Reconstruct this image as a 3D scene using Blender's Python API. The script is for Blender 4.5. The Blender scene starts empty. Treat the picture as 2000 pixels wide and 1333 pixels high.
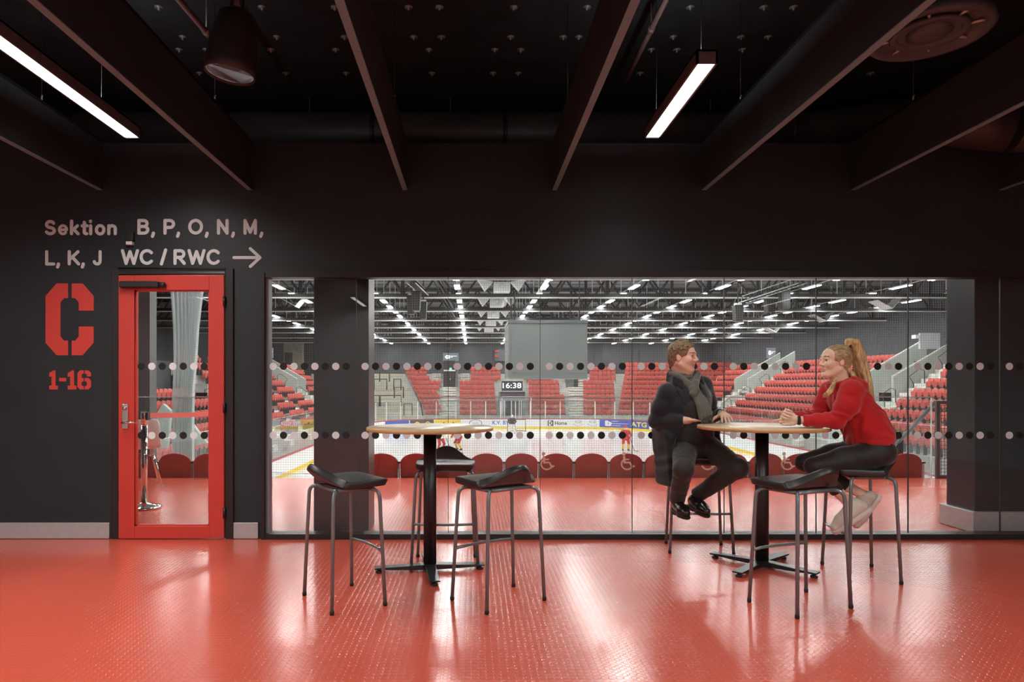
import bpy, bmesh, math, random
import numpy as np
from mathutils import Matrix, Vector
from math import pi, sin, cos, radians

S = bpy.context.scene
C = S.collection
random.seed(7)

# ---------------------------------------------------------------- camera
CAMZ, F, CX, CY = 1.25, 1333.0, 922.0, 750.0
cd = bpy.data.cameras.new('camera')
cam = bpy.data.objects.new('camera', cd)
C.objects.link(cam)
cam.location = (0, 0, CAMZ)
cam.rotation_euler = (pi / 2, 0, 0)
cd.sensor_width = 36.0
cd.lens = F / 2000 * 36.0
cd.shift_x = (1000 - CX) / 2000
cd.shift_y = (CY - 666.5) / 2000
cd.clip_end = 300
S.camera = cam

# ---------------------------------------------------------------- world, exposure
wd = bpy.data.worlds.new('world')
S.world = wd
wd.use_nodes = True
wd.node_tree.nodes['Background'].inputs[0].default_value = (0.5, 0.55, 0.6, 1)
wd.node_tree.nodes['Background'].inputs[1].default_value = 0.01
S.view_settings.view_transform = 'Standard'
S.view_settings.look = 'None'
S.view_settings.exposure = 0.15
S.view_settings.gamma = 1.0
S.cycles.transparent_max_bounces = 24
S.cycles.max_bounces = 8
S.cycles.diffuse_bounces = 4
S.cycles.glossy_bounces = 4
S.cycles.use_denoising = True
S.cycles.sample_clamp_indirect = 8.0
ARENA_L = 82.0      # radiance of the hall's roof luminaires
LOBBY_P = 21.5      # watts per metre of the lobby's strip lights

# ---------------------------------------------------------------- helpers
def W(x, y, Y):
    """world point seen at photo pixel (x, y) at depth Y"""
    return Vector(((x - CX) * Y / F, Y, CAMZ - (y - CY) * Y / F))


def mat(name, col, rough=0.5, metal=0.0, spec=0.5, noise=0.0, nscale=8.0, bump=0.0, bscale=60.0, emit=None, estr=0.0, sheen=0.0, coat=0.0):
    m = bpy.data.materials.new(name)
    m.use_nodes = True
    nt = m.node_tree
    b = nt.nodes['Principled BSDF']
    b.inputs['Base Color'].default_value = (*col, 1)
    b.inputs['Roughness'].default_value = rough
    b.inputs['Metallic'].default_value = metal
    b.inputs['Specular IOR Level'].default_value = spec
    if sheen:
        b.inputs['Sheen Weight'].default_value = sheen
    if coat:
        b.inputs['Coat Weight'].default_value = coat
    tc = nt.nodes.new('ShaderNodeTexCoord')
    if noise:
        n = nt.nodes.new('ShaderNodeTexNoise')
        n.inputs['Scale'].default_value = nscale
        n.inputs['Detail'].default_value = 4
        nt.links.new(tc.outputs['Object'], n.inputs['Vector'])
        r = nt.nodes.new('ShaderNodeMapRange')
        r.inputs['From Min'].default_value = 0.3
        r.inputs['From Max'].default_value = 0.7
        r.inputs['To Min'].default_value = 1 - noise
        r.inputs['To Max'].default_value = 1 + noise
        nt.links.new(n.outputs['Fac'], r.inputs['Value'])
        v = nt.nodes.new('ShaderNodeVectorMath')
        v.operation = 'SCALE'
        v.inputs[0].default_value = col
        nt.links.new(r.outputs[0], v.inputs['Scale'])
        nt.links.new(v.outputs[0], b.inputs['Base Color'])
    if bump:
        n = nt.nodes.new('ShaderNodeTexNoise')
        n.inputs['Scale'].default_value = bscale
        n.inputs['Detail'].default_value = 3
        nt.links.new(tc.outputs['Object'], n.inputs['Vector'])
        bn = nt.nodes.new('ShaderNodeBump')
        bn.inputs['Strength'].default_value = bump
        bn.inputs['Distance'].default_value = 0.01
        nt.links.new(n.outputs['Fac'], bn.inputs['Height'])
        nt.links.new(bn.outputs[0], b.inputs['Normal'])
    if emit:
        b.inputs['Emission Color'].default_value = (*emit, 1)
        b.inputs['Emission Strength'].default_value = estr
    return m


def glassmat(name, tint=(1, 1, 1), f0=0.04):
    m = bpy.data.materials.new(name)
    m.use_nodes = True
    nt = m.node_tree
    nt.nodes.clear()
    out = nt.nodes.new('ShaderNodeOutputMaterial')
    mix = nt.nodes.new('ShaderNodeMixShader')
    tr = nt.nodes.new('ShaderNodeBsdfTransparent')
    tr.inputs[0].default_value = (*tint, 1)
    gl = nt.nodes.new('ShaderNodeBsdfGlossy')
    gl.inputs['Roughness'].default_value = 0.0
    lw = nt.nodes.new('ShaderNodeLayerWeight')
    lw.inputs['Blend'].default_value = 0.5
    p = nt.nodes.new('ShaderNodeMath')
    p.operation = 'POWER'
    p.inputs[1].default_value = 5
    ma = nt.nodes.new('ShaderNodeMath')
    ma.operation = 'MULTIPLY_ADD'
    ma.inputs[1].default_value = 1 - f0
    ma.inputs[2].default_value = f0
    nt.links.new(lw.outputs['Facing'], p.inputs[0])
    nt.links.new(p.outputs[0], ma.inputs[0])
    nt.links.new(ma.outputs[0], mix.inputs[0])
    nt.links.new(tr.outputs[0], mix.inputs[1])
    nt.links.new(gl.outputs[0], mix.inputs[2])
    nt.links.new(mix.outputs[0], out.inputs[0])
    return m


def veilmat(name, col, alpha):
    m = bpy.data.materials.new(name)
    m.use_nodes = True
    b = m.node_tree.nodes['Principled BSDF']
    b.inputs['Base Color'].default_value = (*col, 1)
    b.inputs['Alpha'].default_value = alpha
    b.inputs['Roughness'].default_value = 0.8
    return m


def filmmat(name, col, tr):
    """thin printed film: part of the light comes through"""
    m = bpy.data.materials.new(name)
    m.use_nodes = True
    nt = m.node_tree
    nt.nodes.clear()
    out = nt.nodes.new('ShaderNodeOutputMaterial')
    mix = nt.nodes.new('ShaderNodeMixShader')
    mix.inputs[0].default_value = tr
    a = nt.nodes.new('ShaderNodeBsdfDiffuse')
    b = nt.nodes.new('ShaderNodeBsdfTranslucent')
    for q in (a, b):
        q.inputs[0].default_value = (*col, 1)
    nt.links.new(a.outputs[0], mix.inputs[1])
    nt.links.new(b.outputs[0], mix.inputs[2])
    nt.links.new(mix.outputs[0], out.inputs[0])
    return m


def emat(name, col, strength):
    m = bpy.data.materials.new(name)
    m.use_nodes = True
    nt = m.node_tree
    nt.nodes.clear()
    out = nt.nodes.new('ShaderNodeOutputMaterial')
    e = nt.nodes.new('ShaderNodeEmission')
    e.inputs[0].default_value = (*col, 1)
    e.inputs[1].default_value = strength
    nt.links.new(e.outputs[0], out.inputs[0])
    return m


class MB:
    def __init__(s):
        s.v, s.f, s.m, s.sm = [], [], [], []

    def add(s, vs, fs, mi=0, smooth=False):
        o = len(s.v)
        s.v += [tuple(p) for p in vs]
        for f in fs:
            s.f.append(tuple(i + o for i in f))
            s.m.append(mi)
            s.sm.append(smooth)
        return s

    def box(s, x0, x1, y0, y1, z0, z1, mi=0, M=None):
        vs = [Vector((x, y, z)) for z in (z0, z1) for y in (y0, y1) for x in (x0, x1)]
        if M is not None:
            vs = [M @ v for v in vs]
        return s.add(vs, [(0, 2, 3, 1), (4, 5, 7, 6), (0, 1, 5, 4), (2, 6, 7, 3), (0, 4, 6, 2), (1, 3, 7, 5)], mi)

    def tube(s, pts, r, n=8, mi=0, cap=True, closed=False, flat=None):
        pts = [Vector(p) for p in pts]
        k = len(pts)
        rs = r if isinstance(r, (list, tuple)) else [r] * k
        rings = []
        up = None
        for i, p in enumerate(pts):
            a = pts[i - 1] if (i > 0 or closed) else p
            b = pts[(i + 1) % k] if (i < k - 1 or closed) else p
            t = (b - a).normalized()
            if up is None:
                up = Vector((0, 0, 1)) if abs(t.z) < 0.9 else Vector((0, 1, 0))
            sd = t.cross(up)
            if sd.length < 1e-6:
                sd = t.orthogonal()
            sd.normalize()
            up = sd.cross(t).normalized()
            rings.append([p + (sd * cos(2 * pi * j / n) + up * sin(2 * pi * j / n) * (flat or 1)) * rs[i] for j in range(n)])
        vs = [q for rg in rings for q in rg]
        fs = []
        for i in range(k if closed else k - 1):
            i2 = (i + 1) % k
            for j in range(n):
                fs.append((i * n + j, i * n + (j + 1) % n, i2 * n + (j + 1) % n, i2 * n + j))
        s.add(vs, fs, mi, True)
        if cap and not closed:
            s.add(rings[0], [tuple(range(n))[::-1]], mi)
            s.add(rings[-1], [tuple(range(n))], mi)
        return s

    def lathe(s, prof, c=(0, 0, 0), n=24, mi=0, axis='z', smooth=True, M=None):
        c = Vector(c)
        vs, fs = [], []
        for (r, z) in prof:
            for j in range(n):
                a = 2 * pi * j / n
                p = Vector((r * cos(a), r * sin(a), z))
                if axis == 'y':
                    p = Vector((p.x, p.z, p.y))
                if axis == 'x':
                    p = Vector((p.z, p.x, p.y))
                if M is not None:
                    p = M @ p
                vs.append(c + p)
        for i in range(len(prof) - 1):
            for j in range(n):
                fs.append((i * n + j, i * n + (j + 1) % n, (i + 1) * n + (j + 1) % n, (i + 1) * n + j))
        s.add(vs, fs, mi, smooth)
        if prof[0][0] > 1e-6:
            s.add(vs[:n], [tuple(range(n))[::-1]], mi)
        if prof[-1][0] > 1e-6:
            s.add(vs[-n:], [tuple(range(n))], mi)
        return s

    def prism(s, poly, fn, t0, t1, mi=0):
        """poly: 2-D outline, fn(u, v, t) -> point, extruded from t0 to t1"""
        n = len(poly)
        vs = [fn(u, v, t0) for u, v in poly] + [fn(u, v, t1) for u, v in poly]
        fs = [tuple(range(n)), tuple(range(2 * n - 1, n - 1, -1))]
        fs += [(i, n + i, n + (i + 1) % n, (i + 1) % n) for i in range(n)]
        return s.add(vs, fs, mi)

    def build(s, name, m, parent=None, fix=True):
        me = bpy.data.meshes.new(name)
        me.from_pydata(s.v, [], s.f)
        for k in (m if isinstance(m, (list, tuple)) else [m]):
            me.materials.append(k)
        me.polygons.foreach_set('material_index', s.m)
        me.polygons.foreach_set('use_smooth', s.sm)
        if fix:
            bm = bmesh.new()
            bm.from_mesh(me)
            bmesh.ops.remove_doubles(bm, verts=bm.verts, dist=1e-5)
            bmesh.ops.recalc_face_normals(bm, faces=bm.faces)
            bm.to_mesh(me)
            bm.free()
        me.update()
        return link(name, me, parent)


def link(name, me, parent=None):
    o = bpy.data.objects.new(name, me)
    C.objects.link(o)
    if parent is not None:
        o.parent = parent
        if parent.get('own') and parent.type == 'EMPTY':
            o.location = -parent.location
    return o


def thing(name, label, cat, loc=(0, 0, 0), group=None, kind=None):
    """an Empty at the thing's base; children are built in world space"""
    o = bpy.data.objects.new(name, None)
    C.objects.link(o)
    o.empty_display_size = 0.1
    o.location = loc
    o['own'] = 1
    return tag(o, label, cat, group, kind)


def tag(o, label=None, cat=None, group=None, kind=None):
    if label:
        o['label'] = label
    if cat:
        o['category'] = cat
    if group:
        o['group'] = group
    if kind:
        o['kind'] = kind
    return o


def struct(o, label=None, cat=None):
    return tag(o, label, cat, None, 'structure')


def copy_tree(o, parent=None):
    c = o.copy()
    C.objects.link(c)
    if parent is not None:
        c.parent = parent
    for ch in list(o.children):
        copy_tree(ch, c)
    return c


def bevel(o, w, seg=2):
    m = o.modifiers.new('bevel', 'BEVEL')
    m.width = w
    m.segments = seg
    m.limit_method = 'ANGLE'
    m.harden_normals = True
    for p in o.data.polygons:
        p.use_smooth = True
    return o


def stroke(mb, pts, w, fn, t, mi=0, round_ends=1):
    """flat painted line of width w through 2-D points"""
    for (a, b), (c, d) in zip(pts, pts[1:]):
        L = math.hypot(c - a, d - b)
        if L < 1e-7:
            continue
        nx, ny = -(d - b) / L * w / 2, (c - a) / L * w / 2
        t += .00006
        mb.prism([(a + nx, b + ny), (a - nx, b - ny), (c - nx, d - ny), (c + nx, d + ny)], fn, 0, t, mi)
    for a, b in pts[1:-1] if round_ends == 0 else pts:
        t += .00006
        mb.prism([(a + w / 2 * cos(q), b + w / 2 * sin(q)) for q in np.linspace(0, 2 * pi, 12, endpoint=False)], fn, 0, t, mi)
    return mb


def text_mb(mb, body, x0, x1, z0, z1, fn, bold=0.03, depth=0.002, mi=0):
    """lettering fitted into the box x0..x1, z0..z1; fn(u, v, t) places it"""
    cu = bpy.data.curves.new('lettering', 'FONT')
    cu.body = body
    cu.offset = bold
    cu.extrude = 0.1
    cu.resolution_u = 4
    ob = bpy.data.objects.new('lettering', cu)
    C.objects.link(ob)
    bpy.context.view_layer.update()
    dg = bpy.context.evaluated_depsgraph_get()
    me = bpy.data.meshes.new_from_object(ob.evaluated_get(dg))
    vs = [v.co.copy() for v in me.vertices]
    fs = [tuple(p.vertices) for p in me.polygons]
    bpy.data.objects.remove(ob)
    bpy.data.curves.remove(cu)
    bpy.data.meshes.remove(me)
    a0, a1 = min(v.x for v in vs), max(v.x for v in vs)
    b0, b1 = min(v.y for v in vs), max(v.y for v in vs)
    out = []
    for v in vs:
        u = x0 + (v.x - a0) / (a1 - a0) * (x1 - x0)
        w = z0 + (v.y - b0) / (b1 - b0) * (z1 - z0)
        out.append(fn(u, w, depth if v.z > 0 else 0.0))
    mb.add(out, fs, mi)
    return mb


def wallface(Y):
    """flat lettering plane facing the lobby at depth Y"""
    return lambda u, v, t: Vector((u, Y - t, v))

# ---------------------------------------------------------------- materials
M = {}
M['black_wall'] = mat('black wall paint', (0.016, 0.024, 0.029), 0.5, spec=0.4, noise=0.12, nscale=3, bump=0.02, bscale=250)
M['bounce_wall'] = mat('pale bounce wall', (0.36, 0.37, 0.38), 0.7)  # unseen walls coloured pale to bounce neutral fill into the lobby
M['black_ceiling'] = mat('black ceiling', (0.009, 0.012, 0.014), 0.8, spec=0.2, noise=0.3, nscale=5)
M['baffle'] = mat('black baffle felt', (0.021, 0.031, 0.036), 0.75, spec=0.3, noise=0.06, nscale=40)
M['baffle_edge'] = mat('tinted grey baffle edge', (0.15, 0.27, 0.31), 0.6, spec=0.3)  # teal shift in the colour offsets red light bounced off the floor
M['black_metal'] = mat('black powder coated steel', (0.012, 0.012, 0.013), 0.35)
M['frame'] = mat('dark aluminium frame', (0.02, 0.018, 0.018), 0.4, spec=0.4)
M['frame_edge'] = mat('grey frame reveal', (0.2, 0.23, 0.27), 0.35)
M['steel'] = mat('brushed steel', (0.5, 0.54, 0.56), 0.34, metal=0.5, noise=0.05, nscale=20)
M['chrome'] = mat('chrome tube', (0.165, 0.215, 0.232), 0.17, metal=0.25, spec=0.9)
M['bright_chrome'] = mat('polished chrome', (0.75, 0.74, 0.72), 0.08, metal=1.0)
M['leather'] = mat('black leather', (0.018, 0.019, 0.02), 0.38, spec=0.6, bump=0.05, bscale=300)
M['red_door'] = mat('red door paint', (0.56, 0.05, 0.035), 0.4, noise=0.03, nscale=4)
M['red_sign'] = mat('red sign vinyl', (0.62, 0.055, 0.04), 0.5)
M['grey_sign'] = mat('grey sign vinyl', (0.6, 0.66, 0.68), 0.5)
M['wood_top'] = mat('birch laminate', (0.72, 0.53, 0.34), 0.28, noise=0.05, nscale=14)
M['wood_edge'] = mat('birch edge band', (0.62, 0.36, 0.16), 0.4, noise=0.08, nscale=30)
M['glass'] = glassmat('clear glass', (0.985, 0.995, 0.99))
M['plexi'] = glassmat('plexiglass', (0.95, 0.97, 0.97), 0.05)
M['seam'] = mat('black silicone', (0.02, 0.02, 0.02), 0.4)
M['dot_light'] = filmmat('pale film dot', (0.84, 0.9, 0.92), 0.12)
M['dot_dark'] = mat('black film dot', (0.006, 0.006, 0.006), 0.6)
M['col_grey'] = mat('anthracite column paint', (0.021, 0.038, 0.045), 0.28, spec=0.4, noise=0.06, nscale=3)
M['red_seat'] = mat('red plastic', (0.45, 0.045, 0.035), 0.42, noise=0.08, nscale=6)
M['stand_seat'] = mat('red stand plastic', (0.6, 0.085, 0.065), 0.45)
M['dark_post'] = mat('dark steel bracket', (0.05, 0.05, 0.05), 0.4)
M['concrete'] = mat('pale concrete', (0.42, 0.43, 0.4), 0.8, noise=0.12, nscale=1.5)
M['beige'] = mat('beige terrace concrete', (0.5, 0.47, 0.36), 0.8, noise=0.1, nscale=1.5)
M['white_step'] = mat('white step concrete', (0.68, 0.67, 0.63), 0.75, noise=0.25, nscale=4)
M['parapet'] = mat('grey green parapet', (0.4, 0.43, 0.39), 0.75, noise=0.06, nscale=2)
M['hall_wall'] = mat('dark hall cladding', (0.05, 0.055, 0.065), 0.7, noise=0.1, nscale=0.6)
M['roof'] = mat('grey roof deck', (0.2, 0.21, 0.21), 0.7, noise=0.06, nscale=1)
M['truss'] = mat('black truss steel', (0.02, 0.022, 0.024), 0.5)
M['tray'] = mat('galvanised tray', (0.75, 0.77, 0.77), 0.5)
M['white'] = mat('white paint', (0.8, 0.8, 0.8), 0.5)
M['ice'] = mat('ice', (0.88, 0.91, 0.93), 0.12, spec=0.4, noise=0.03, nscale=0.5)
M['board'] = mat('white rink board', (0.85, 0.86, 0.87), 0.35)
M['yellow'] = mat('yellow kick plate', (0.85, 0.58, 0.02), 0.4)
M['red_rail'] = mat('red top rail', (0.42, 0.035, 0.05), 0.4)
M['ad_blue'] = mat('blue advert', (0.05, 0.1, 0.42), 0.4)
M['ad_dark'] = mat('dark advert', (0.06, 0.07, 0.08), 0.4)
M['ad_yellow'] = mat('yellow advert', (0.85, 0.6, 0.12), 0.4)
M['net'] = mat('net cord', (0.2, 0.21, 0.21), 0.8)
M['curtain'] = veilmat('gathered net', (0.62, 0.68, 0.68), 0.5)
M['strip_edge'] = filmmat('painted glass edge glow', (0.95, 0.97, 0.96), 0.6)  # pale film stands for light carried in the polished glass edge
M['screen_grey'] = mat('grey screen back', (0.125, 0.14, 0.137), 0.6, noise=0.05, nscale=0.6)
M['dark_plastic'] = mat('dark plastic', (0.015, 0.015, 0.016), 0.45)
M['lamp'] = emat('arena lamp light', (1.0, 0.985, 0.95), ARENA_L)
M['strip'] = emat('lobby strip light', (1.0, 0.97, 0.91), 5.0)
M['digit'] = emat('lit clock digits', (0.8, 0.92, 1.0), 3.0)
M['led'] = emat('lit panel', (0.6, 0.68, 0.78), 0.35)
M['led_white'] = emat('lit white logo', (1, 1, 1), 2.5)
M['led_red'] = emat('red digits', (1.0, 0.15, 0.1), 0.8)
M['led_green'] = emat('green exit light', (0.3, 1.0, 0.6), 1.6)
M['duct'] = mat('dark duct', (0.035, 0.033, 0.032), 0.5, noise=0.15, nscale=5)
M['pipe'] = mat('dull brown pipe', (0.09, 0.06, 0.055), 0.5)
M['lens'] = mat('grey lamp lens', (0.6, 0.63, 0.65), 0.5, emit=(.9, .95, 1), estr=.17)
M['symbol'] = filmmat('pale pink sticker', (0.97, 0.86, 0.8), 0.2)
M['rail_grey'] = mat('grey handrail', (0.1, 0.11, 0.115), 0.4)
M['vent'] = mat('dark vent enamel', (0.05, 0.078, 0.088), 0.5)
M['rubber'] = mat('black rubber', (0.01, 0.01, 0.01), 0.6)


def floor_mat():
    m = mat('red studded rubber', (0.6, 0.098, 0.06), 0.19, spec=0.55)
    nt = m.node_tree
    b = nt.nodes['Principled BSDF']
    tc = nt.nodes.new('ShaderNodeTexCoord')
    sc = nt.nodes.new('ShaderNodeVectorMath')
    sc.operation = 'SCALE'
    sc.inputs['Scale'].default_value = 1 / 0.032
    fr = nt.nodes.new('ShaderNodeVectorMath')
    fr.operation = 'FRACTION'
    sub = nt.nodes.new('ShaderNodeVectorMath')
    sub.operation = 'SUBTRACT'
    sub.inputs[1].default_value = (0.5, 0.5, 0)
    mul = nt.nodes.new('ShaderNodeVectorMath')
    mul.operation = 'MULTIPLY'
    mul.inputs[1].default_value = (1, 1, 0)
    ln = nt.nodes.new('ShaderNodeVectorMath')
    ln.operation = 'LENGTH'
    mr = nt.nodes.new('ShaderNodeMapRange')
    mr.interpolation_type = 'SMOOTHSTEP'
    mr.inputs['From Min'].default_value = 0.46
    mr.inputs['From Max'].default_value = 0.34
    bp = nt.nodes.new('ShaderNodeBump')
    bp.inputs['Strength'].default_value = 0.55
    bp.inputs['Distance'].default_value = 0.0012
    no = nt.nodes.new('ShaderNodeTexNoise')
    no.inputs['Scale'].default_value = 1.2
    no.inputs['Detail'].default_value = 5
    mr2 = nt.nodes.new('ShaderNodeMapRange')
    mr2.inputs['To Min'].default_value = 0.9
    mr2.inputs['To Max'].default_value = 1.1
    cs = nt.nodes.new('ShaderNodeVectorMath')
    cs.operation = 'SCALE'
    cs.inputs[0].default_value = (0.6, 0.098, 0.06)
    L = nt.links.new
    L(tc.outputs['Object'], sc.inputs[0])
    L(sc.outputs[0], fr.inputs[0])
    L(fr.outputs[0], sub.inputs[0])
    L(sub.outputs[0], mul.inputs[0])
    L(mul.outputs[0], ln.inputs[0])
    L(ln.outputs['Value'], mr.inputs['Value'])
    L(mr.outputs[0], bp.inputs['Height'])
    L(bp.outputs[0], b.inputs['Normal'])
    L(tc.outputs['Object'], no.inputs['Vector'])
    L(no.outputs['Fac'], mr2.inputs['Value'])
    L(mr2.outputs[0], cs.inputs['Scale'])
    L(cs.outputs[0], b.inputs['Base Color'])
    return m


M['floor'] = floor_mat()

# ================================================================ LOBBY SHELL
YW = 5.5                      # lobby face of the glazed wall
K = YW / F


def wx(x):
    return (x - CX) * K


def wz(y):
    return CAMZ - (y - CY) * K


mb = MB().box(-7.2, 8.2, -4.6, 9.05, -0.3, 0.0)
struct(mb.build('floor', M['floor']))
mb = MB().box(-7.2, 8.2, -4.6, 7.15, 3.9, 4.1)
struct(mb.build('ceiling', M['black_ceiling']))
mb = MB()
mb.box(-7.0, wx(221), YW, YW + .12, 0, 3.19)
mb.box(wx(221), wx(456), YW, YW + .12, wz(526), 3.19)
mb.box(wx(456), wx(513), YW, YW + .12, 0, 3.19)
mb.box(wx(513), 6.0, YW, YW + .12, wz(533), 3.19)
mb.box(6.0, 8.0, YW, YW + .12, 0, 3.19)
mb.box(-7.0, 8.0, YW + .12, 7.05, 3.05, 3.19)
mb.box(-7.0, 8.0, 7.05, 7.15, 3.05, 3.9)
struct(mb.build('wall_front', M['black_wall']))
struct(MB().box(-7.2, -7.0, -4.6, 7.15, 0, 3.9).build('wall_left', M['bounce_wall']))
struct(MB().box(8.0, 8.2, -4.6, 7.15, 0, 3.9).build('wall_right', M['bounce_wall']))
struct(MB().box(-7.0, 8.0, -4.6, -4.5, 0, 3.9).build('wall_back', M['bounce_wall']))
struct(bevel(MB().box(-7.0, wx(215), YW - .015, YW, 0.004, wz(1021)).build('baseboard_left', M['steel']), .003))
struct(bevel(MB().box(wx(457), wx(505), YW - .015, YW, 0.004, wz(1021)).build('baseboard_middle', M['steel']), .003))

# ---------------------------------------------------------------- door
door = thing('door_1', 'red framed glass door in the black wall below the wall lettering', 'door', (wx(337), YW, 0), kind='structure')
dx0, dx1, dz1 = wx(235), wx(440), wz(539)
gx0, gx1, gz0, gz1 = wx(266), wx(411), wz(1027), wz(568)
mb = MB()
y0, y1 = YW - .03, YW + .03
mb.box(dx0, gx0, y0, y1, .008, dz1).box(gx1, dx1, y0, y1, .008, dz1).box(gx0, gx1, y0, y1, .008, gz0).box(gx0, gx1, y0, y1, gz1, dz1)
bevel(mb.build('door_leaf', M['red_door'], door), .004)
mb = MB()
mb.box(wx(220), dx0 - .006, YW - .02, YW + .1, 0, wz(525)).box(dx1 + .006, wx(457), YW - .02, YW + .1, 0, wz(525))
mb.box(dx0 - .006, dx1 + .006, YW - .02, YW + .1, dz1 + .008, wz(525))
bevel(mb.build('door_frame', M['frame'], door), .004)
pane = MB().box(gx0, gx1, YW - .004, YW + .004, gz0, gz1).build('pane', M['glass'], door)
mb = MB()
for a, b, c, d in ((gx0 - .004, gx0 + .012, gz0, gz1), (gx1 - .012, gx1 + .002, gz0, gz1), (gx0, gx1, gz0 - .002, gz0 + .01), (gx0, gx1, gz1 - .008, gz1 + .002)):
    mb.box(a, b, YW - .012, YW + .012, c, d)
mb.build('glazing_bead', M['red_door'], door)


def dot_proto(name, m):
    o = MB().lathe([(.0295, -.0012), (.0295, 0)], axis='y', n=28, smooth=False).build(name, m)
    return o


DL = dot_proto('film_dot', M['dot_light'])
DD = dot_proto('film_dot', M['dot_dark'])
USED = set()


def dot(light, x, z, parent, y):
    src = DL if light else DD
    if src not in USED:
        o = src
        USED.add(src)
    else:
        o = src.copy()
        C.objects.link(o)
    o.parent = parent
    o.location = (x, y, z)
    o['label'] = 'pale round film dot' if light else 'black round film dot'


for zy in (716, 851):
    for i in range(7):
        dot(i % 2 == 1, wx(276.5 + i * 20.5), wz(zy), pane, YW - .0045)
mb = MB()
cl = bevel(mb.box(wx(242), wx(318), YW - .085, YW - .03, wz(565), wz(552)).build('door_closer', M['dark_plastic'], door), .012, 3)
MB().lathe([(.0, 0), (.022, 0), (.024, .03), (.018, .045), (0, .045)], c=(wx(318), YW - .055, wz(559)), axis='x', n=16).build('closer_cap', M['dark_plastic'], cl)
for y in (590, 797, 1001):
    mb = MB().tube([(wx(441), YW - .035, wz(y) - .04), (wx(441), YW - .035, wz(y) + .04)], .011, 10)
    mb.build('hinge', M['black_metal'], door)
hp = bevel(MB().box(wx(243), wx(255), YW - .042, YW - .03, wz(838), wz(789)).build('handle_plate', M['bright_chrome'], door), .006, 3)
mb = MB().tube([(wx(249), YW - .04, wz(825)), (wx(249), YW - .085, wz(825)), (wx(254), YW - .092, wz(825)), (wx(277), YW - .092, wz(824.5))], .009, 10)
mb.build('lever_handle', M['bright_chrome'], hp)
MB().lathe([(0, 0), (.014, 0), (.014, .02), (.004, .022), (0, .02)], c=(wx(250), YW - .064, wz(798)), axis='y', n=16).build('lock_cylinder', M['bright_chrome'], hp)

# ---------------------------------------------------------------- glazed wall
win = thing('window_1', 'long frameless glass wall with two rows of film dots', 'window', (1.5, YW, 0), kind='structure')
x0, x1 = wx(513), 6.0
mb = MB()
mb.box(x0, wx(519), YW - .04, YW + .1, 0, wz(533))
mb.box(x0, x1, YW - .035, YW + .09, 0, .044)
mb.box(x0, x1, YW - .03, YW + .09, wz(543), wz(530))
mb.box(5.93, x1, YW - .04, YW + .1, 0, wz(533))
wf = mb.build('window_frame', M['frame'], win)
MB().box(wx(519), wx(525.5), YW + .0, YW + .085, .044, wz(543)).build('frame_reveal', M['frame_edge'], win)
seams = [wx(695 + 180.15 * i) for i in range(8)]
edges = [wx(519.5)] + seams + [5.93]
zb, zt = .044, wz(543)
for i in range(len(edges) - 1):
    a, b = edges[i] + .0015, edges[i + 1] - .0015
    p = MB().box(a, b, YW + .012, YW + .022, zb, zt).build('pane', M['glass'], win)
    for zy in (716, 851):
        for j in range(8):
            xx = edges[i + 1] - wx(695) + wx(532.5 + 20.45 * j) if i < 8 else edges[i] + (17.5 + 20.45 * j) * K
            if a + .03 < xx < b - .03 and xx < 4.75:
                dot(j % 2 == 0, xx, wz(zy), p, YW + .0115)
    if i < 8:
        MB().box(edges[i + 1] - .002, edges[i + 1] + .002, YW + .01, YW + .024, zb, zt).build('joint', M['seam'], win)

# ---------------------------------------------------------------- lettering
fn = wallface(YW)


def arc(cx, cy, rx, ry, a0, a1, n=14):
    return [(cx + rx * cos(radians(a)), cy + ry * sin(radians(a))) for a in np.linspace(a0, a1, n)]


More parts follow.
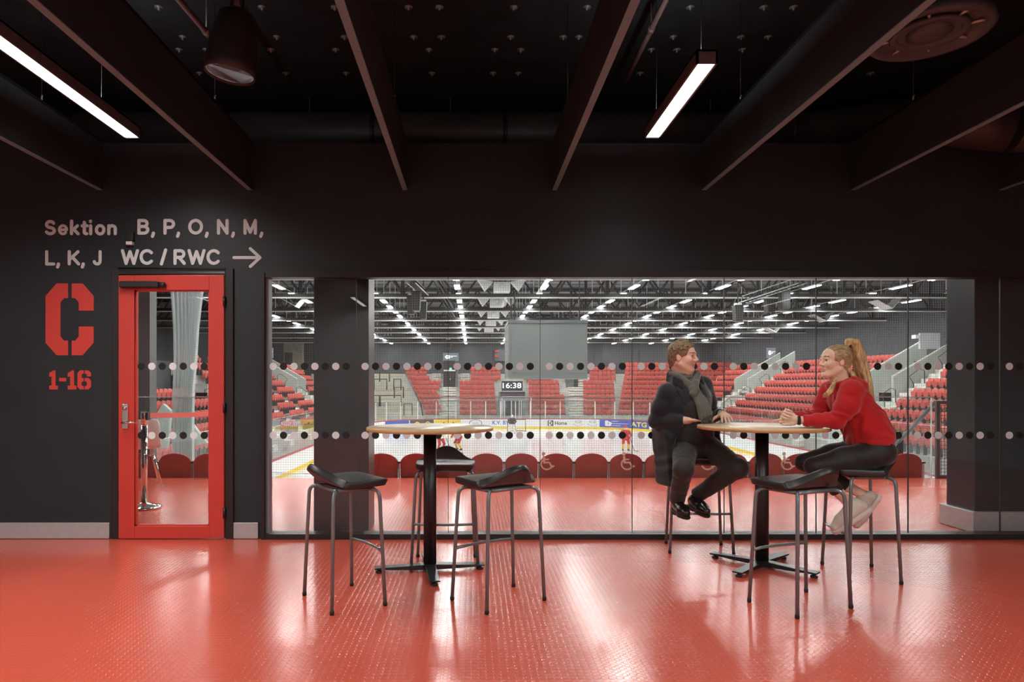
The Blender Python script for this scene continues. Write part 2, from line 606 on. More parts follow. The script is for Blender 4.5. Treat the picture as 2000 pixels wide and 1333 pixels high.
# skeletons of the bold sans letters: strokes in units of cap height, then advance width
GL = {
    'S': ([arc(.33, .70, .22, .2, 25, 270) + arc(.33, .30, .24, .2, 90, -155)], .78),
    'e': ([[(.12, .36), (.52, .36)] + arc(.31, .36, .22, .27, 0, 318, 18)], .72),
    'k': ([[(.1, .1), (.1, .93)], [(.14, .32), (.44, .62)], [(.22, .4), (.48, .1)]], .66),
    't': ([[(.2, .84), (.2, .22)] + arc(.3, .2, .1, .1, 180, 290, 6), [(.06, .62), (.36, .62)]], .47),
    'i': ([[(.1, .1), (.1, .62)], [(.1, .89), (.1, .92)]], .34),
    'o': ([arc(.32, .36, .22, .27, 0, 360, 22)], .74),
    'n': ([[(.1, .1), (.1, .62)], [(.1, .42)] + arc(.3, .42, .19, .2, 160, 0, 9) + [(.49, .1)]], .7),
    'B': ([[(.1, .1), (.1, .9), (.38, .9)] + arc(.38, .71, .18, .19, 90, -90, 9) + [(.1, .52)], [(.38, .52)] + arc(.4, .31, .2, .21, 90, -90, 9) + [(.1, .1)]], .82),
    'P': ([[(.1, .1), (.1, .9), (.38, .9)] + arc(.38, .68, .2, .22, 90, -90, 10) + [(.1, .46)]], .76),
    'R': ([[(.1, .1), (.1, .9), (.4, .9)] + arc(.4, .69, .2, .21, 90, -90, 10) + [(.1, .48)], [(.34, .46), (.62, .1)]], .82),
    'O': ([arc(.43, .5, .33, .4, 0, 360, 28)], .96),
    'C': ([arc(.43, .5, .33, .4, 42, 318, 24)], .88),
    'N': ([[(.1, .1), (.1, .9), (.58, .1), (.58, .9)]], .84),
    'M': ([[(.1, .1), (.1, .9), (.39, .16), (.68, .9), (.68, .1)]], .94),
    'L': ([[(.1, .9), (.1, .1), (.52, .1)]], .7),
    'K': ([[(.1, .1), (.1, .9)], [(.6, .9), (.12, .4)], [(.28, .54), (.64, .1)]], .82),
    'J': ([[(.44, .9), (.44, .3)] + arc(.27, .28, .17, .18, 0, -170, 9)], .68),
    'W': ([[(.08, .9), (.28, .1), (.5, .84), (.72, .1), (.92, .9)]], 1.04),
    '/': ([[(.06, .06), (.3, .94)]], .42),
    ',': ([[(.1, .1), (.1, .06), (.05, -.1)]], .34),
    ' ': ([], .3),
}


def lettering(name, label, body, a, b, c, d, m):
    """strokes of the letters fitted to pixels a..b wide, capitals c..d high"""
    strokes, x = [], 0
    for n, chh in enumerate(body):
        g, w = GL[chh]
        strokes += [(n, [(x + u, v) for u, v in s]) for s in g]
        x += w
    us = [u for _, s in strokes for u, v in s]
    u0, u1 = min(us) - .1, max(us) + .1
    sx, sz = (wx(b) - wx(a)) / (u1 - u0), wz(c) - wz(d)
    t = thing(name, label, 'sign', (wx((a + b) / 2), YW, wz(d)))
    for n in sorted({k for k, _ in strokes}):
        mb = MB()
        for i, (k, s) in enumerate(strokes):
            if k == n:
                stroke(mb, [(wx(a) + (u - u0) * sx, wz(d) + v * sz) for u, v in s], .2 * sz * (.86 if body[n] == 'e' else 1), fn, .002 + .0017 * (i % 3))
        mb.build('comma' if body[n] == ',' else 'letter', m, t, fix=False)
    return t


for txt, x0_, x1_, y0_, y1_, lab in (('Sektion', 88, 229, 430, 460, 'grey wall lettering of the single word Sektion'), ('B, P, O, N, M,', 268, 515, 428, 459, 'grey wall lettering of the letters B, P, O, N, M'),
                                    ('L, K, J', 88, 199, 489, 519, 'grey wall lettering of the letters L, K, J'), ('WC / RWC', 236, 430, 487, 518, 'grey wall lettering WC / RWC above the red door')):
    lettering('wall_lettering', lab, txt, x0_, x1_, y0_, y1_, M['grey_sign'])


def pxpoly(mb, pts, sc=1.96, ox=0, oy=400, t=.002):
    poly = [(wx(ox + a / sc), wz(oy + b / sc)) for a, b in pts]
    mb.prism(poly, fn, 0, t)


mb = MB()
stroke(mb, [(wx(457), wz(503.5)), (wx(506), wz(503.5))], .024, fn, .002)
stroke(mb, [(wx(489), wz(486)), (wx(508), wz(503.5)), (wx(489), wz(521))], .024, fn, .0023)
tag(mb.build('direction_arrow', M['grey_sign']), 'grey arrow on the wall pointing towards the glass', 'sign')
mb = MB()
pxpoly(mb, [(175, 350), (217, 302), (261, 302), (261, 358), (246, 358), (232, 374), (232, 505), (246, 521), (261, 521), (261, 577), (217, 577), (175, 529)])
pxpoly(mb, [(275, 302), (317, 302), (359, 350), (359, 406), (302, 406), (302, 374), (288, 358), (275, 358)])
pxpoly(mb, [(275, 577), (317, 577), (359, 529), (359, 467), (302, 467), (302, 505), (288, 521), (275, 521)])
tag(mb.build('section_letter', M['red_sign']), 'large red stencil letter C on the black wall beside the door', 'sign')
mb = MB()
for dx in (0, 71):
    pxpoly(mb, [(a + dx, b) for a, b in [(189, 708), (189, 693), (198, 693), (198, 657), (189, 660), (189, 645), (206, 635), (213, 635), (213, 693), (222, 693), (222, 708)]])
pxpoly(mb, [(227, 664), (254, 664), (254, 677), (227, 677)])
pxpoly(mb, [(297, 645), (307, 635), (321, 635), (321, 648), (316, 648), (313, 652), (313, 664), (321, 664), (321, 677), (317, 677), (313, 681), (313, 691), (316, 695), (321, 695), (321, 708), (307, 708), (297, 698)])
pxpoly(mb, [(325, 635), (339, 635), (349, 645), (349, 658), (333, 658), (333, 652), (330, 648), (325, 648)])
pxpoly(mb, [(325, 664), (339, 664), (349, 674), (349, 698), (339, 708), (325, 708), (325, 695), (330, 695), (333, 691), (333, 681), (330, 677), (325, 677)])
tag(mb.build('section_number', M['red_sign']), 'red stencil numerals 1-16 on the wall under the big letter', 'sign')
det = thing('wall_detector', 'small black detector box with white strip between the lettering lines', 'detector', (wx(256), YW, wz(470)))
bevel(MB().box(wx(249), wx(264), YW - .04, YW, wz(473), wz(455)).build('housing', M['dark_plastic'], det), .005)
MB().box(wx(250), wx(262), YW - .035, YW, wz(479.5), wz(473.5)).build('strip', M['grey_sign'], det)

# ---------------------------------------------------------------- ceiling: baffles, lights, ducts
BX = [-2.995, -1.79, -.54, .665, 1.868, 3.07, 4.265]
where = ['over the red door', 'between the bell spotlight and the long strip light', 'beside the bell spotlight, over the empty table', 'beside the short strip light', 'passing in front of the round ceiling diffuser', 'crossing the kinked duct', 'over the steel-skirted column']
for i, x in enumerate(BX):
    b = thing('ceiling_baffle', 'black ceiling baffle ' + where[i], 'baffle', (x, 2.5, 2.81), 'black ceiling baffles')
    ys = [-1.6, -.28, .88, 2.04, 3.2, 4.36, 5.5]
    for j in range(len(ys) - 1):
        p = MB().box(x - .0195, x + .0195, ys[j] + .0015, ys[j + 1] - .0015, 2.816, 3.19).build('baffle_panel', M['baffle'], b)
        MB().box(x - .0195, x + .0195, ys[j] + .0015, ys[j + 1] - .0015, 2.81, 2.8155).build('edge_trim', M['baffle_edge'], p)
    MB().box(x - .012, x + .012, -1.6, 5.5, 3.195, 3.22).build('rail', M['black_metal'], b)
    for y in (0.3, 2.0, 3.45, 4.75):
        w = MB().tube([(x, y, 3.22), (x, y, 3.9)], .0022, 5).build('suspension_wire', M['black_metal'], b)
        MB().tube([(x, y, 3.215), (x, y, 3.245), (x + .006, y, 3.26)], .006, 6).build('hook', M['steel'], w)


def strip_light(x, ya, yb, label, wires, f=1.0, spread=165):
    b = thing('pendant_strip_light', label, 'light', (x, (ya + yb) / 2, 2.98), 'lobby strip lights')
    mb = MB()
    w, h = .058, .075
    mb.box(x - w, x - w + .012, ya, yb, 2.98, 2.98 + h).box(x + w - .012, x + w, ya, yb, 2.98, 2.98 + h)
    mb.box(x - w, x + w, ya, ya + .012, 2.98, 2.98 + h).box(x - w, x + w, yb - .012, yb, 2.98, 2.98 + h).box(x - w, x + w, ya, yb, 2.98 + h - .012, 2.98 + h)
    mb.build('housing', M['rail_grey'], b)
    MB().box(x - w + .013, x + w - .013, ya + .013, yb - .013, 2.986, 2.992).build('diffuser', M['strip'], b)
    ld = bpy.data.lights.new('strip_light_beam', 'AREA')
    ld.shape = 'RECTANGLE'
    ld.size, ld.size_y = 2 * w - .026, yb - ya - .03
    ld.energy = LOBBY_P * f * (yb - ya)
    ld.color = (1.0, .965, .91)
    ld.spread = radians(spread)
    lo = bpy.data.objects.new('strip_light_beam', ld)
    C.objects.link(lo)
    lo.parent = b
    lo.location = (0, 0, .004)
    lu = bpy.data.lights.new('added_uplight_fill', 'AREA')  # upward fill light added to brighten ceiling and baffles
    lu.shape = 'RECTANGLE'
    lu.size, lu.size_y = .06, yb - ya - .05
    lu.energy = LOBBY_P * .24 * (yb - ya)
    lu.color = (.95, .98, 1.0)
    lo = bpy.data.objects.new('added_uplight_fill', lu)
    C.objects.link(lo)
    lo.parent = b
    lo.location = (0, 0, h + .006)
    lo.rotation_euler.x = pi
    for y in wires:
        MB().tube([(x, y, 2.98 + h), (x + .004, y, 3.5), (x, y, 3.9)], .002, 5).build('suspension_wire', M['black_metal'], b)


strip_light(-2.39, 1.4, 4.81, 'long white strip light hanging over the red door side', (1.9, 4.4), .8, 150)
strip_light(1.268, 3.68, 4.81, 'short white strip light hanging over the two seated people', (3.78, 4.7), .45, 130)
strip_light(1.268, -2.2, 1.2, 'added unseen strip light in line with the short one, far from the glass', (-1.8, .9))  # this strip and the next two are unseen lamps added for fill
strip_light(-4.9, -.5, 2.9, 'added white strip light out of view beyond the lettering wall side', (0, 2.5))
strip_light(3.67, -.6, 2.2, 'added white strip light out of view over the red floor', (0, 2))
for i, x in enumerate((-5.5, -2.4, .7, 3.8, 6.5)):  # lamps added behind the view to wash the back wall with light
    strip_light(x, -4.3, -2.6, 'added unseen strip light washing the pale back wall, %s of five' % ('first', 'second', 'third', 'fourth', 'fifth')[i], (-4, -3), 1.5)

sp = thing('pendant_spotlight', 'black bell shaped ceiling spotlight with pale opening', 'light', (-1.19, 3.35, 2.77))
R = Matrix.Rotation(radians(7), 3, 'Y')
c = (-1.19, 3.35, 2.765)
MB().lathe([(.112, .012), (.118, 0), (.121, .002), (.122, .04), (.117, .13), (.104, .22), (.086, .29), (.05, .315), (0, .318)], c, 40, M=R).build('shade', M['dark_plastic'], sp)
MB().lathe([(0, .014), (.112, .012)], c, 40, M=R).build('lens', M['lens'], sp)
MB().tube([(-1.155, 3.35, 3.06), (-1.15, 3.35, 3.18), (-1.15, 3.35, 3.9)], [.034, .03, .03], 14).build('bracket', M['black_metal'], sp)

df = thing('ceiling_diffuser', 'round black ceiling air diffuser with concentric rings', 'vent', (2.47, 3.69, 3.13))
c = (2.47, 3.69, 3.13)
MB().lathe([(.235, .03), (.255, .0), (.285, -.005), (.3, .01), (.29, .05), (.2, .12), (.2, .77)], c, 48).build('outer_ring', M['vent'], df)
MB().lathe([(.19, .02), (.175, .0), (.15, .012), (.13, .05), (.17, .08)], c, 48).build('middle_ring', M['vent'], df)
MB().lathe([(0, .0), (.06, -.004), (.11, .012), (.1, .05), (0, .05)], c, 40).build('centre_disc', M['vent'], df)
for a in range(8):
    p = Vector(c)
    q = Vector((cos(a * pi / 4 + .2), sin(a * pi / 4 + .2), 0))
    MB().tube([p + q * .18 + Vector((0, 0, .02)), p + q * .245 + Vector((0, 0, .02))], .008, 6).build('spoke', M['steel'], df)

FX = {14: (310, 512, 654, 798, 858, 1003, 1146, 1348, 1492, 1550, 1899), 72: (357, 490, 541, 673, 808, 862, 997, 1100, 1130, 1315, 1447, 1500), 97: (350, 403, 529, 656, 838, 966, 1017, 1272, 1322, 1450), 143: (390, 558, 676, 844, 963, 1012, 1250, 1700)}
fx0 = None
for k, (y, xs) in enumerate(FX.items()):
    Y = (3.9 - CAMZ) * F / (CY - y)
    for x in xs:
        lab = 'small shiny fixing in the black ceiling, ' + ['row farthest from the duct', 'second row from the open side', 'third row, just before the last', 'last row beside the long duct'][k]
        if fx0 is None:
            fx0 = MB().lathe([(.03, 0), (.03, -.004), (.009, -.006), (.007, -.022), (0, -.024)], (0, 0, 0), 14).build('ceiling_fixing', M['rail_grey'])
            o = fx0
        else:
            o = fx0.copy()
            C.objects.link(o)
        o.location = ((x - CX) * Y / F, Y, 3.9)
        tag(o, lab, 'fixing', 'ceiling fixings row %d' % (k + 1))

du = thing('air_duct', 'long dark round air duct above the glass wall, kinked near its end', 'duct', (0, 6.3, 3.56))
MB().tube([(-3.6, 6.3, 3.56), (3.05, 6.3, 3.56)], .19, 24).build('straight_run', M['duct'], du)
MB().tube([(3.05, 6.3, 3.56), (3.25, 6.22, 3.55), (3.42, 5.98, 3.5), (3.55, 5.7, 3.44), (3.68, 5.42, 3.34), (3.82, 5.22, 3.22), (4.05, 5.14, 3.16)], [.19, .185, .18, .175, .17, .165, .16], 24).build('elbow', M['duct'], du)
MB().tube([(4.05, 5.14, 3.16), (6.4, 5.14, 3.16)], .155, 24).build('lower_run', M['duct'], du)
for x in (-2.2, -.9, .3, 1.7, 2.9):
    MB().tube([(x - .015, 6.3, 3.56), (x + .015, 6.3, 3.56)], .197, 24).build('joint_collar', M['black_metal'], du)
for x in (-1.5, -.2, .95, 2.2, 4.6, 5.6):
    y, z = (6.3, 3.75) if x < 3 else (5.14, 3.31)
    MB().tube([(x, y, z), (x, y, 3.9)], .004, 6).build('hanger_rod', M['pipe'], du)

def pipe(label, a, b, ya, yb, za, zb):
    p0 = W(a[0], a[1], 1)
    P0 = W(*a, ya)
    P1 = W(*b, yb)
    o = thing('sprinkler_pipe', label, 'pipe', P0)
    MB().tube([P0 - (P1 - P0) * 2, P0, P1, P1 + (P1 - P0) * 2.2], .02, 10).build('pipe_run', M['pipe'], o)
    MB().tube([P1 - (P1 - P0).normalized() * .03, P1 + (P1 - P0).normalized() * .03], .026, 10).build('coupling', M['pipe'], o)
    MB().tube([P1, (P1.x, P1.y, 3.9)], .004, 6).build('hanger_rod', M['steel'], o)


pipe('thin brown ceiling pipe behind the bell spotlight', (350, 0), (403, 63), 4.3, 4.7, 0, 0)
pipe('thin brown ceiling pipe beside the short strip light', (1300, 0), (1272, 57), 4.4, 4.75, 0, 0)

# ---------------------------------------------------------------- bar tables
TH = .962


def table(loc, rot, label):
    t = thing('bar_table', label, 'table', loc, 'round bar tables')
    X, Y = loc[0], loc[1]
    tt = MB().lathe([(0, TH - .021), (.418, TH - .021), (.42, TH - .002), (.419, TH), (0, TH)], (X, Y, 0), 96).build('tabletop', M['wood_top'], t)
    MB().lathe([(.4185, TH - .0215), (.4215, TH - .0205), (.4215, TH - .003), (.4195, TH - .0005)], (X, Y, 0), 96).build('edge_band', M['wood_edge'], tt)
    MB().lathe([(.14, TH - .034), (.14, TH - .0215), (0, TH - .0215)], (X, Y, 0), 32).build('mounting_plate', M['black_metal'], t)
    pts = []
    mb = MB()
    prof = [(.045 * cos(a) if abs(cos(a)) < .92 else .042 * np.sign(cos(a)), .032 * sin(a)) for a in np.linspace(0, 2 * pi, 32, endpoint=False)]
    mb.prism(prof, lambda u, v, q: Vector((X + u, Y + v, q)), .03, TH - .034)
    for p in range(len(mb.sm)):
        mb.sm[p] = len(mb.f[p]) == 4
    mb.build('pole', M['black_metal'], t)
    for k in range(4):
        a = radians(rot + 90 * k)
        Mx = Matrix.Translation((X, Y, 0)) @ Matrix.Rotation(a, 4, 'Z')
        mb = MB()
        for (xa, wa, za, zb), (xb, wb, zc, zd) in [((.0, .034, .012, .05), (.365, .034, .026, .036))]:
            vs = [(xa, -wa, za), (xa, wa, za), (xa, wa, zb), (xa, -wa, zb), (xb, -wb, zc), (xb, wb, zc), (xb, wb, zd), (xb, -wb, zd)]
            mb.add([Mx @ Vector(v) for v in vs], [(0, 1, 2, 3), (7, 6, 5, 4), (0, 4, 5, 1), (1, 5, 6, 2), (2, 6, 7, 3), (3, 7, 4, 0)])
        ft = bevel(mb.build('foot', M['black_metal'], t), .003)
        MB().lathe([(.022, 0), (.024, .01), (.012, .014), (.012, .027)], Mx @ Vector((.338, 0, 0)), 16).build('glide', M['rubber'], ft)
    return t


TA = (-.281, 4.56, 0)
TB = (1.975, 4.65, 0)
table(TA, 8, 'empty round birch bar table with one black pole, no one sitting')
table(TB, 43, 'round birch bar table the two people lean on')

# ---------------------------------------------------------------- bar stools
def make_stool():
    t = thing('bar_stool', 'x', 'stool', (0, 0, 0), 'black shell bar stools')
    us = [-1, -.94, -.82, -.66, -.5, -.3, 0, .3, .5, .66, .82, .94, 1]
    n = len(us)
    vs, fs = [], []
    for y, z, hw in [(-.206, .700, .165), (-.196, .710, .190), (-.12, .713, .201), (-.03, .709, .206), (.01, .707, .208)]:
        vs += [(u * hw, y, z) for u in us]
    for q in (.0, .2, .45, .7, .9, 1.0):
        for u in us:
            x = u * (.208 - .012 * q)
            t_ = .006 + q * (.008 + .166 * math.exp(-(abs(x) / .122) ** 2.6))
            vs.append((x, .05 + .83 * t_, .706 + .52 * t_ + .35 * t_ * t_))
    for i in range(len(vs) // n - 1):
        for j in range(n - 1):
            fs.append((i * n + j, i * n + j + 1, (i + 1) * n + j + 1, (i + 1) * n + j))
    o = MB().add(vs, fs, 0, True).build('seat', M['leather'], t)
    so = o.modifiers.new('thickness', 'SOLIDIFY')
    so.thickness = .042
    so.offset = 1 if o.data.polygons[0].normal.z < 0 else -1
    sd = o.modifiers.new('round', 'SUBSURF')
    sd.levels = sd.render_levels = 2
    r = .0105
    zf = .655
    top = {}
    for sx in (-1, 1):
        for sy in (-1, 1):
            foot = Vector((sx * (.226 if sy < 0 else .206), sy * .155, .012))
            tp = Vector((sx * (.196 if sy < 0 else .18), sy * .135, zf - .03))
            inn = Vector((sx * (.15 if sy < 0 else .14), sy * .10, zf))
            d = (tp - foot).normalized()
            pts = [foot, tp - d * .02]
            p1, p2, p3 = tp - d * .02, Vector((tp.x, tp.y, zf)), inn
            for q in (.2, .4, .6, .8, 1):
                pts.append(p1 * (1 - q) ** 2 + p2 * 2 * q * (1 - q) + p3 * q * q)
            lg = MB().tube(pts, r, 12).build('leg', M['chrome'], t)
            cp = MB().lathe([(.0095, 0), (.0125, .004), (.0125, .02), (.0107, .024)], (foot.x, foot.y, 0), 12).build('foot_cap', M['rubber'], lg)
            top[sx, sy] = inn
    mb = MB()
    ring = [top[-1, -1], top[1, -1], top[1, 1], top[-1, 1]]
    mb.tube(ring, r, 10, closed=True)
    mb.build('seat_frame', M['chrome'], t)
    q = .3
    a = Vector((-.214, -.147, q))
    b = Vector((.214, -.147, q))
    MB().tube([a, a.lerp(b, .25) + Vector((0, -.02, 0)), a.lerp(b, .5) + Vector((0, -.027, 0)), a.lerp(b, .75) + Vector((0, -.02, 0)), b], .0085, 10).build('footrest', M['chrome'], t)
    MB().box(-.12, .12, -.09, .06, .658, .672).build('seat_support', M['black_metal'], t)
    return t


stool = make_stool()
SP = [(-.744, 3.94, (.25, .17), 'empty black bar stool in front of the dark column, shell back raised'),
      (.159, 3.94, (-.18, .255), 'empty black bar stool standing between the two tables, tilted shell seen from behind'),
      (-.185, 4.76, (0, -1), 'empty black bar stool behind the pole of the empty table, facing out'),
      (1.855, 3.853, (-.123, .28), 'empty black bar stool at the occupied table, standing before the pole'),
      (2.543, 4.47, (-.3, .04), 'black bar stool carrying the woman in the red hoodie'),
      (1.70, 5.15, (-.04, -.31), 'black bar stool carrying the man in the dark overcoat')]
for i, (x, y, (fx, fy), lab) in enumerate(SP):
    o = stool if i == 0 else copy_tree(stool)
    o.location = (x, y, 0)
    o.rotation_euler.z = math.atan2(fx, -fy)
    o['label'] = lab

# ================================================================ BEYOND THE GLASS: PLATFORM
def column(name, x0, x1, y0, y1, z1, label):
    o = MB().box(x0, x1, y0, y1, 0, z1).build(name, M['col_grey'])
    struct(o)
    return bevel(o, .006)


column('trim_1', -1.33, -.868, 5.73, 6.07, 3.05, '')
c2 = column('trim_2', 4.225, 5.4, 5.735, 6.08, 3.05, '')
mb = MB()
mb.box(4.185, 5.44, 5.70, 6.115, .004, .178)
sk = bevel(mb.build('steel_skirt', M['steel'], c2), .004)
struct(MB().box(-7.2, 8.2, 7.15, 7.3, 3.05, 10.5).box(-30, -7.2, 7.0, 7.3, -4, 10.5).box(8.2, 40, 7.0, 7.3, -4, 10.5).build('wall_hall_near', M['hall_wall']))
o = MB().box(-4.85, -4.345, 9.2, 9.4, -.4, 9).build('trim_3', M['rail_grey'])
struct(o)

# row of large red seats along the platform edge
def make_edge_seat():
    t = thing('platform_seat', 'x', 'seat', (0, 0, 0), 'red seats along the platform edge')
    hw, n = .222, 14
    poly = [(-hw * .93, -.42), (hw * .93, -.42), (hw, .17)] + [(hw * cos(a) , .17 + .147 * sin(a) ** .9) for a in np.linspace(0, pi, n)[1:-1]] + [(-hw, .17)]
    vs, fs = [], []
    k = len(poly)
    for side in (0, 1):
        for u, v in poly:
            bow = .035 * (1 - (u / hw) ** 2)
            vs.append((u, .02 - bow + .025 * side - .05 * (v + .42) * .4, v))
    mb = MB().add(vs, [tuple(range(k)), tuple(range(2 * k - 1, k - 1, -1))] + [(i, k + i, k + (i + 1) % k, (i + 1) % k) for i in range(k)])
    bevel(mb.build('backrest', M['red_seat'], t), .008)
    for s in (-1, 1):
        b = MB().box(s * .235 - .01, s * .235 + .01, -.0, .045, -.45, .205).build('side_bracket', M['dark_post'] if s < 0 else M['white'], t)
        MB().box(s * .235 - .022, s * .235 + .022, -.006, .0, .178, .2).build('clip', M['dark_post'], b)
    mb = MB().box(-.21, .21, .06, .42, -.12, -.07)
    bevel(mb.build('seat_pan', M['red_seat'], t), .015)
    return t


es = None
spec = [(271 + 68.7 * i) for i in range(3)] + [745 + 68.45 * i for i in range(16)]
who = ['behind the chrome belt post', 'behind the door pane, in the middle of it', 'behind the door pane, cut by its hinge side']
ords = ['first', 'second', 'third', 'fourth', 'fifth', 'sixth', 'seventh', 'eighth', 'ninth', 'tenth', 'eleventh', 'twelfth', 'thirteenth', 'fourteenth', 'fifteenth', 'last']
for i, x in enumerate(spec):
    o = copy_tree(es) if es else make_edge_seat()
    es = es or o
    o.location = ((x - CX) * 9.15 / F, 9.17, 0)
    o['label'] = 'red arched seat back, platform edge, ' + (who[i] if i < 3 else ords[i - 3] + ' from the dark column')
struct(MB().box(-9, 9.0, 9.05, 10.0, -.9, -.45).box(-9, 9.0, 9.6, 12.7, -4.2, -.95).build('trim_4', M['concrete']))

# glass balustrade with wheelchair stickers
bal = thing('glass_balustrade', 'frameless glass balustrade with wheelchair stickers in front of the red seats', 'balustrade', (2, 9.06, 0))
bx = [W(x, 775, 9.06).x for x in (-60, 285, 505, 825, 1146, 1467, 1640, 1820)]
zt = W(0, 775, 9.06).z
for i in range(len(bx) - 1):
    if i == 2:
        continue
    p = MB().box(bx[i] + .006, bx[i + 1] - .006, 9.055, 9.067, .0, zt - .012).build('pane', M['plexi'], bal)
    MB().box(bx[i] + .006, bx[i + 1] - .006, 9.052, 9.07, zt - .012, zt).build('edge_glow_strip', M['tray'], p)  # white strip paints in the light piped along the glass edge
MB().box(bx[-1] - .012, bx[-1] - .002, 9.052, 9.07, 0, zt).build('end_glow_strip', M['strip_edge'], bal)  # same painted edge light on the upright end


def symbol(px):
    mb = MB()
    P = lambda u, v: W(px + u, 902 + v, 9.05)
    f9 = lambda u, v, t: Vector((u, 9.052 - t, v))
    c = P(-7.5, -15)
    mb.lathe([(.024, 0), (.024, -.0015)], (c.x, 9.052, c.z), 20, axis='y', smooth=False)
    def bar(pts, r):
        stroke(mb, [(P(*q).x, P(*q).z) for q in pts], 2 * r, f9, .0015)
    bar([(-7, -9), (-6, 2)], .015)
    bar([(-6, -4), (2, -4)], .009)
    bar([(-6, 2), (4, 2), (8.5, 11), (12.5, 9)], .011)
    bar([(-1 - 11 * cos(a), 5 + 10.5 * sin(a)) for a in np.linspace(-.9, pi - .35, 22)], .01)
    mb.build('wheelchair_sticker', M['symbol'], bal)


for px in (909, 1069, 1226, 1383, 1539):
    symbol(px)

# gate and stair handrail beside the skirted column
g = thing('mesh_gate', 'dark mesh gate beside the skirted column at the platform edge', 'gate', (6.2, 9, 0))
y = 9.0
xg = W(1831, 0, y).x
MB().box(xg - .022, xg + .022, y - .02, y + .02, 0, W(0, 787, y).z).build('post', M['rail_grey'], g)
MB().box(xg - .03, xg + 1.3, y - .03, y + .03, W(0, 790, y).z, W(0, 783, y).z).build('top_rail', M['rail_grey'], g)
MB().box(xg + .022, xg + 1.3, y - .015, y + .015, .0, .04).build('bottom_rail', M['rail_grey'], g)
mb = MB()
for i in range(30):
    mb.box(xg + .045 * i, xg + .045 * i + .006, y - .003, y + .003, .04, .97)
for i in range(22):
    mb.box(xg, xg + 1.3, y - .003, y + .003, .04 + .044 * i, .046 + .044 * i)
mb.build('mesh_infill', M['rail_grey'], g)
h = thing('stair_handrail', 'sloping dark grey stair handrail dropping away behind the woman', 'handrail', (6.0, 9.4, -.5))
MB().tube([W(1835, 786, 9.0), W(1826, 788, 9.05), W(1735, 884, 11.2)], .028, 10).build('rail', M['rail_grey'], h)
p = W(1757, 855, 10.8)
MB().box(p.x - .04, p.x + .04, p.y - .03, p.y + .03, -.6, p.z - .02).build('post', M['frame'], h)

# seen through the door: belt post, chair, gathered net
b = thing('belt_post', 'chrome belt barrier post with red belt behind the door', 'barrier', (-3.295, 6.86, 0))
X, Y = -3.295, 6.86
MB().lathe([(.16, 0), (.165, .012), (.155, .022), (.06, .045), (.03, .06)], (X, Y, 0), 40).build('base', M['bright_chrome'], b)
MB().tube([(X, Y, .04), (X, Y, .86)], .03, 20).build('post', M['bright_chrome'], b)
hd = MB().lathe([(.033, .84), (.033, .955), (.03, .965), (0, .967)], (X, Y, 0), 20).build('belt_head', M['bright_chrome'], b)
MB().box(X + .03, X + .05, Y - .03, Y + .03, .885, .965).build('belt_outlet', M['dark_plastic'], hd)
mb = MB()
a, e = Vector((X + .05, Y + .02, .93)), Vector((-2.86, 8.7, .93))
pts = [a.lerp(e, t) - Vector((0, 0, .025 * sin(pi * t))) for t in np.linspace(0, 1, 12)]
for p, q in zip(pts, pts[1:]):
    mb.add([w + Vector((s * .001, 0, d)) for s in (-1, 1) for (w, d) in ((p, -.026), (q, -.026), (q, .026), (p, .026))], [(0, 1, 2, 3), (7, 6, 5, 4), (0, 4, 5, 1), (2, 6, 7, 3)])
mb.build('belt', mat('red belt webbing', (.9, .16, .13), .6), b)
b2 = thing('belt_post', 'chrome belt barrier post at the far end of the red belt', 'barrier', e)
X, Y = e.x, e.y
MB().lathe([(.16, 0), (.165, .012), (.155, .022), (.06, .045), (.03, .06)], (X, Y, 0), 24).build('base', M['bright_chrome'], b2)
MB().tube([(X, Y, .04), (X, Y, .96)], .03, 16).build('post', M['bright_chrome'], b2)

ch = thing('shell_chair', 'white shell chair with chrome legs behind the belt post', 'chair', (-4.1, 8.35, 0))
X, Y = -4.08, 8.4
vs, fs = [], []
us = [-1, -.6, 0, .6, 1]
rows = [(-.2, .44, .2), (-.18, .455, .22), (0, .45, .22), (.12, .455, .22), (.19, .5, .22), (.22, .6, .21), (.24, .74, .2), (.25, .82, .17)]
ca, sa = cos(radians(-150)), sin(radians(-150))
for yy, zz, hw in rows:
    for u in us:
        lx, ly = u * hw, yy - .03 * u * u
        vs.append((X + lx * ca - ly * sa, Y + lx * sa + ly * ca, zz + .015 * u * u))
for i in range(len(rows) - 1):
    for j in range(4):
        fs.append((i * 5 + j, i * 5 + j + 1, i * 5 + j + 6, i * 5 + j + 5))
o = MB().add(vs, fs, 0, True).build('seat_shell', M['white'], ch)
o.modifiers.new('thickness', 'SOLIDIFY').thickness = .012
o.modifiers.new('round', 'SUBSURF').render_levels = 2
for lx, ly in ((-.17, -.15), (.17, -.15), (-.17, .17), (.17, .17)):
    f0 = Vector((X + 1.3 * (lx * ca - ly * sa), Y + 1.3 * (lx * sa + ly * ca), 0))
    t0 = Vector((X + .7 * (lx * ca - ly * sa), Y + .7 * (lx * sa + ly * ca), .445))
    MB().tube([f0, t0], .011, 8).build('leg', M['bright_chrome'], ch)

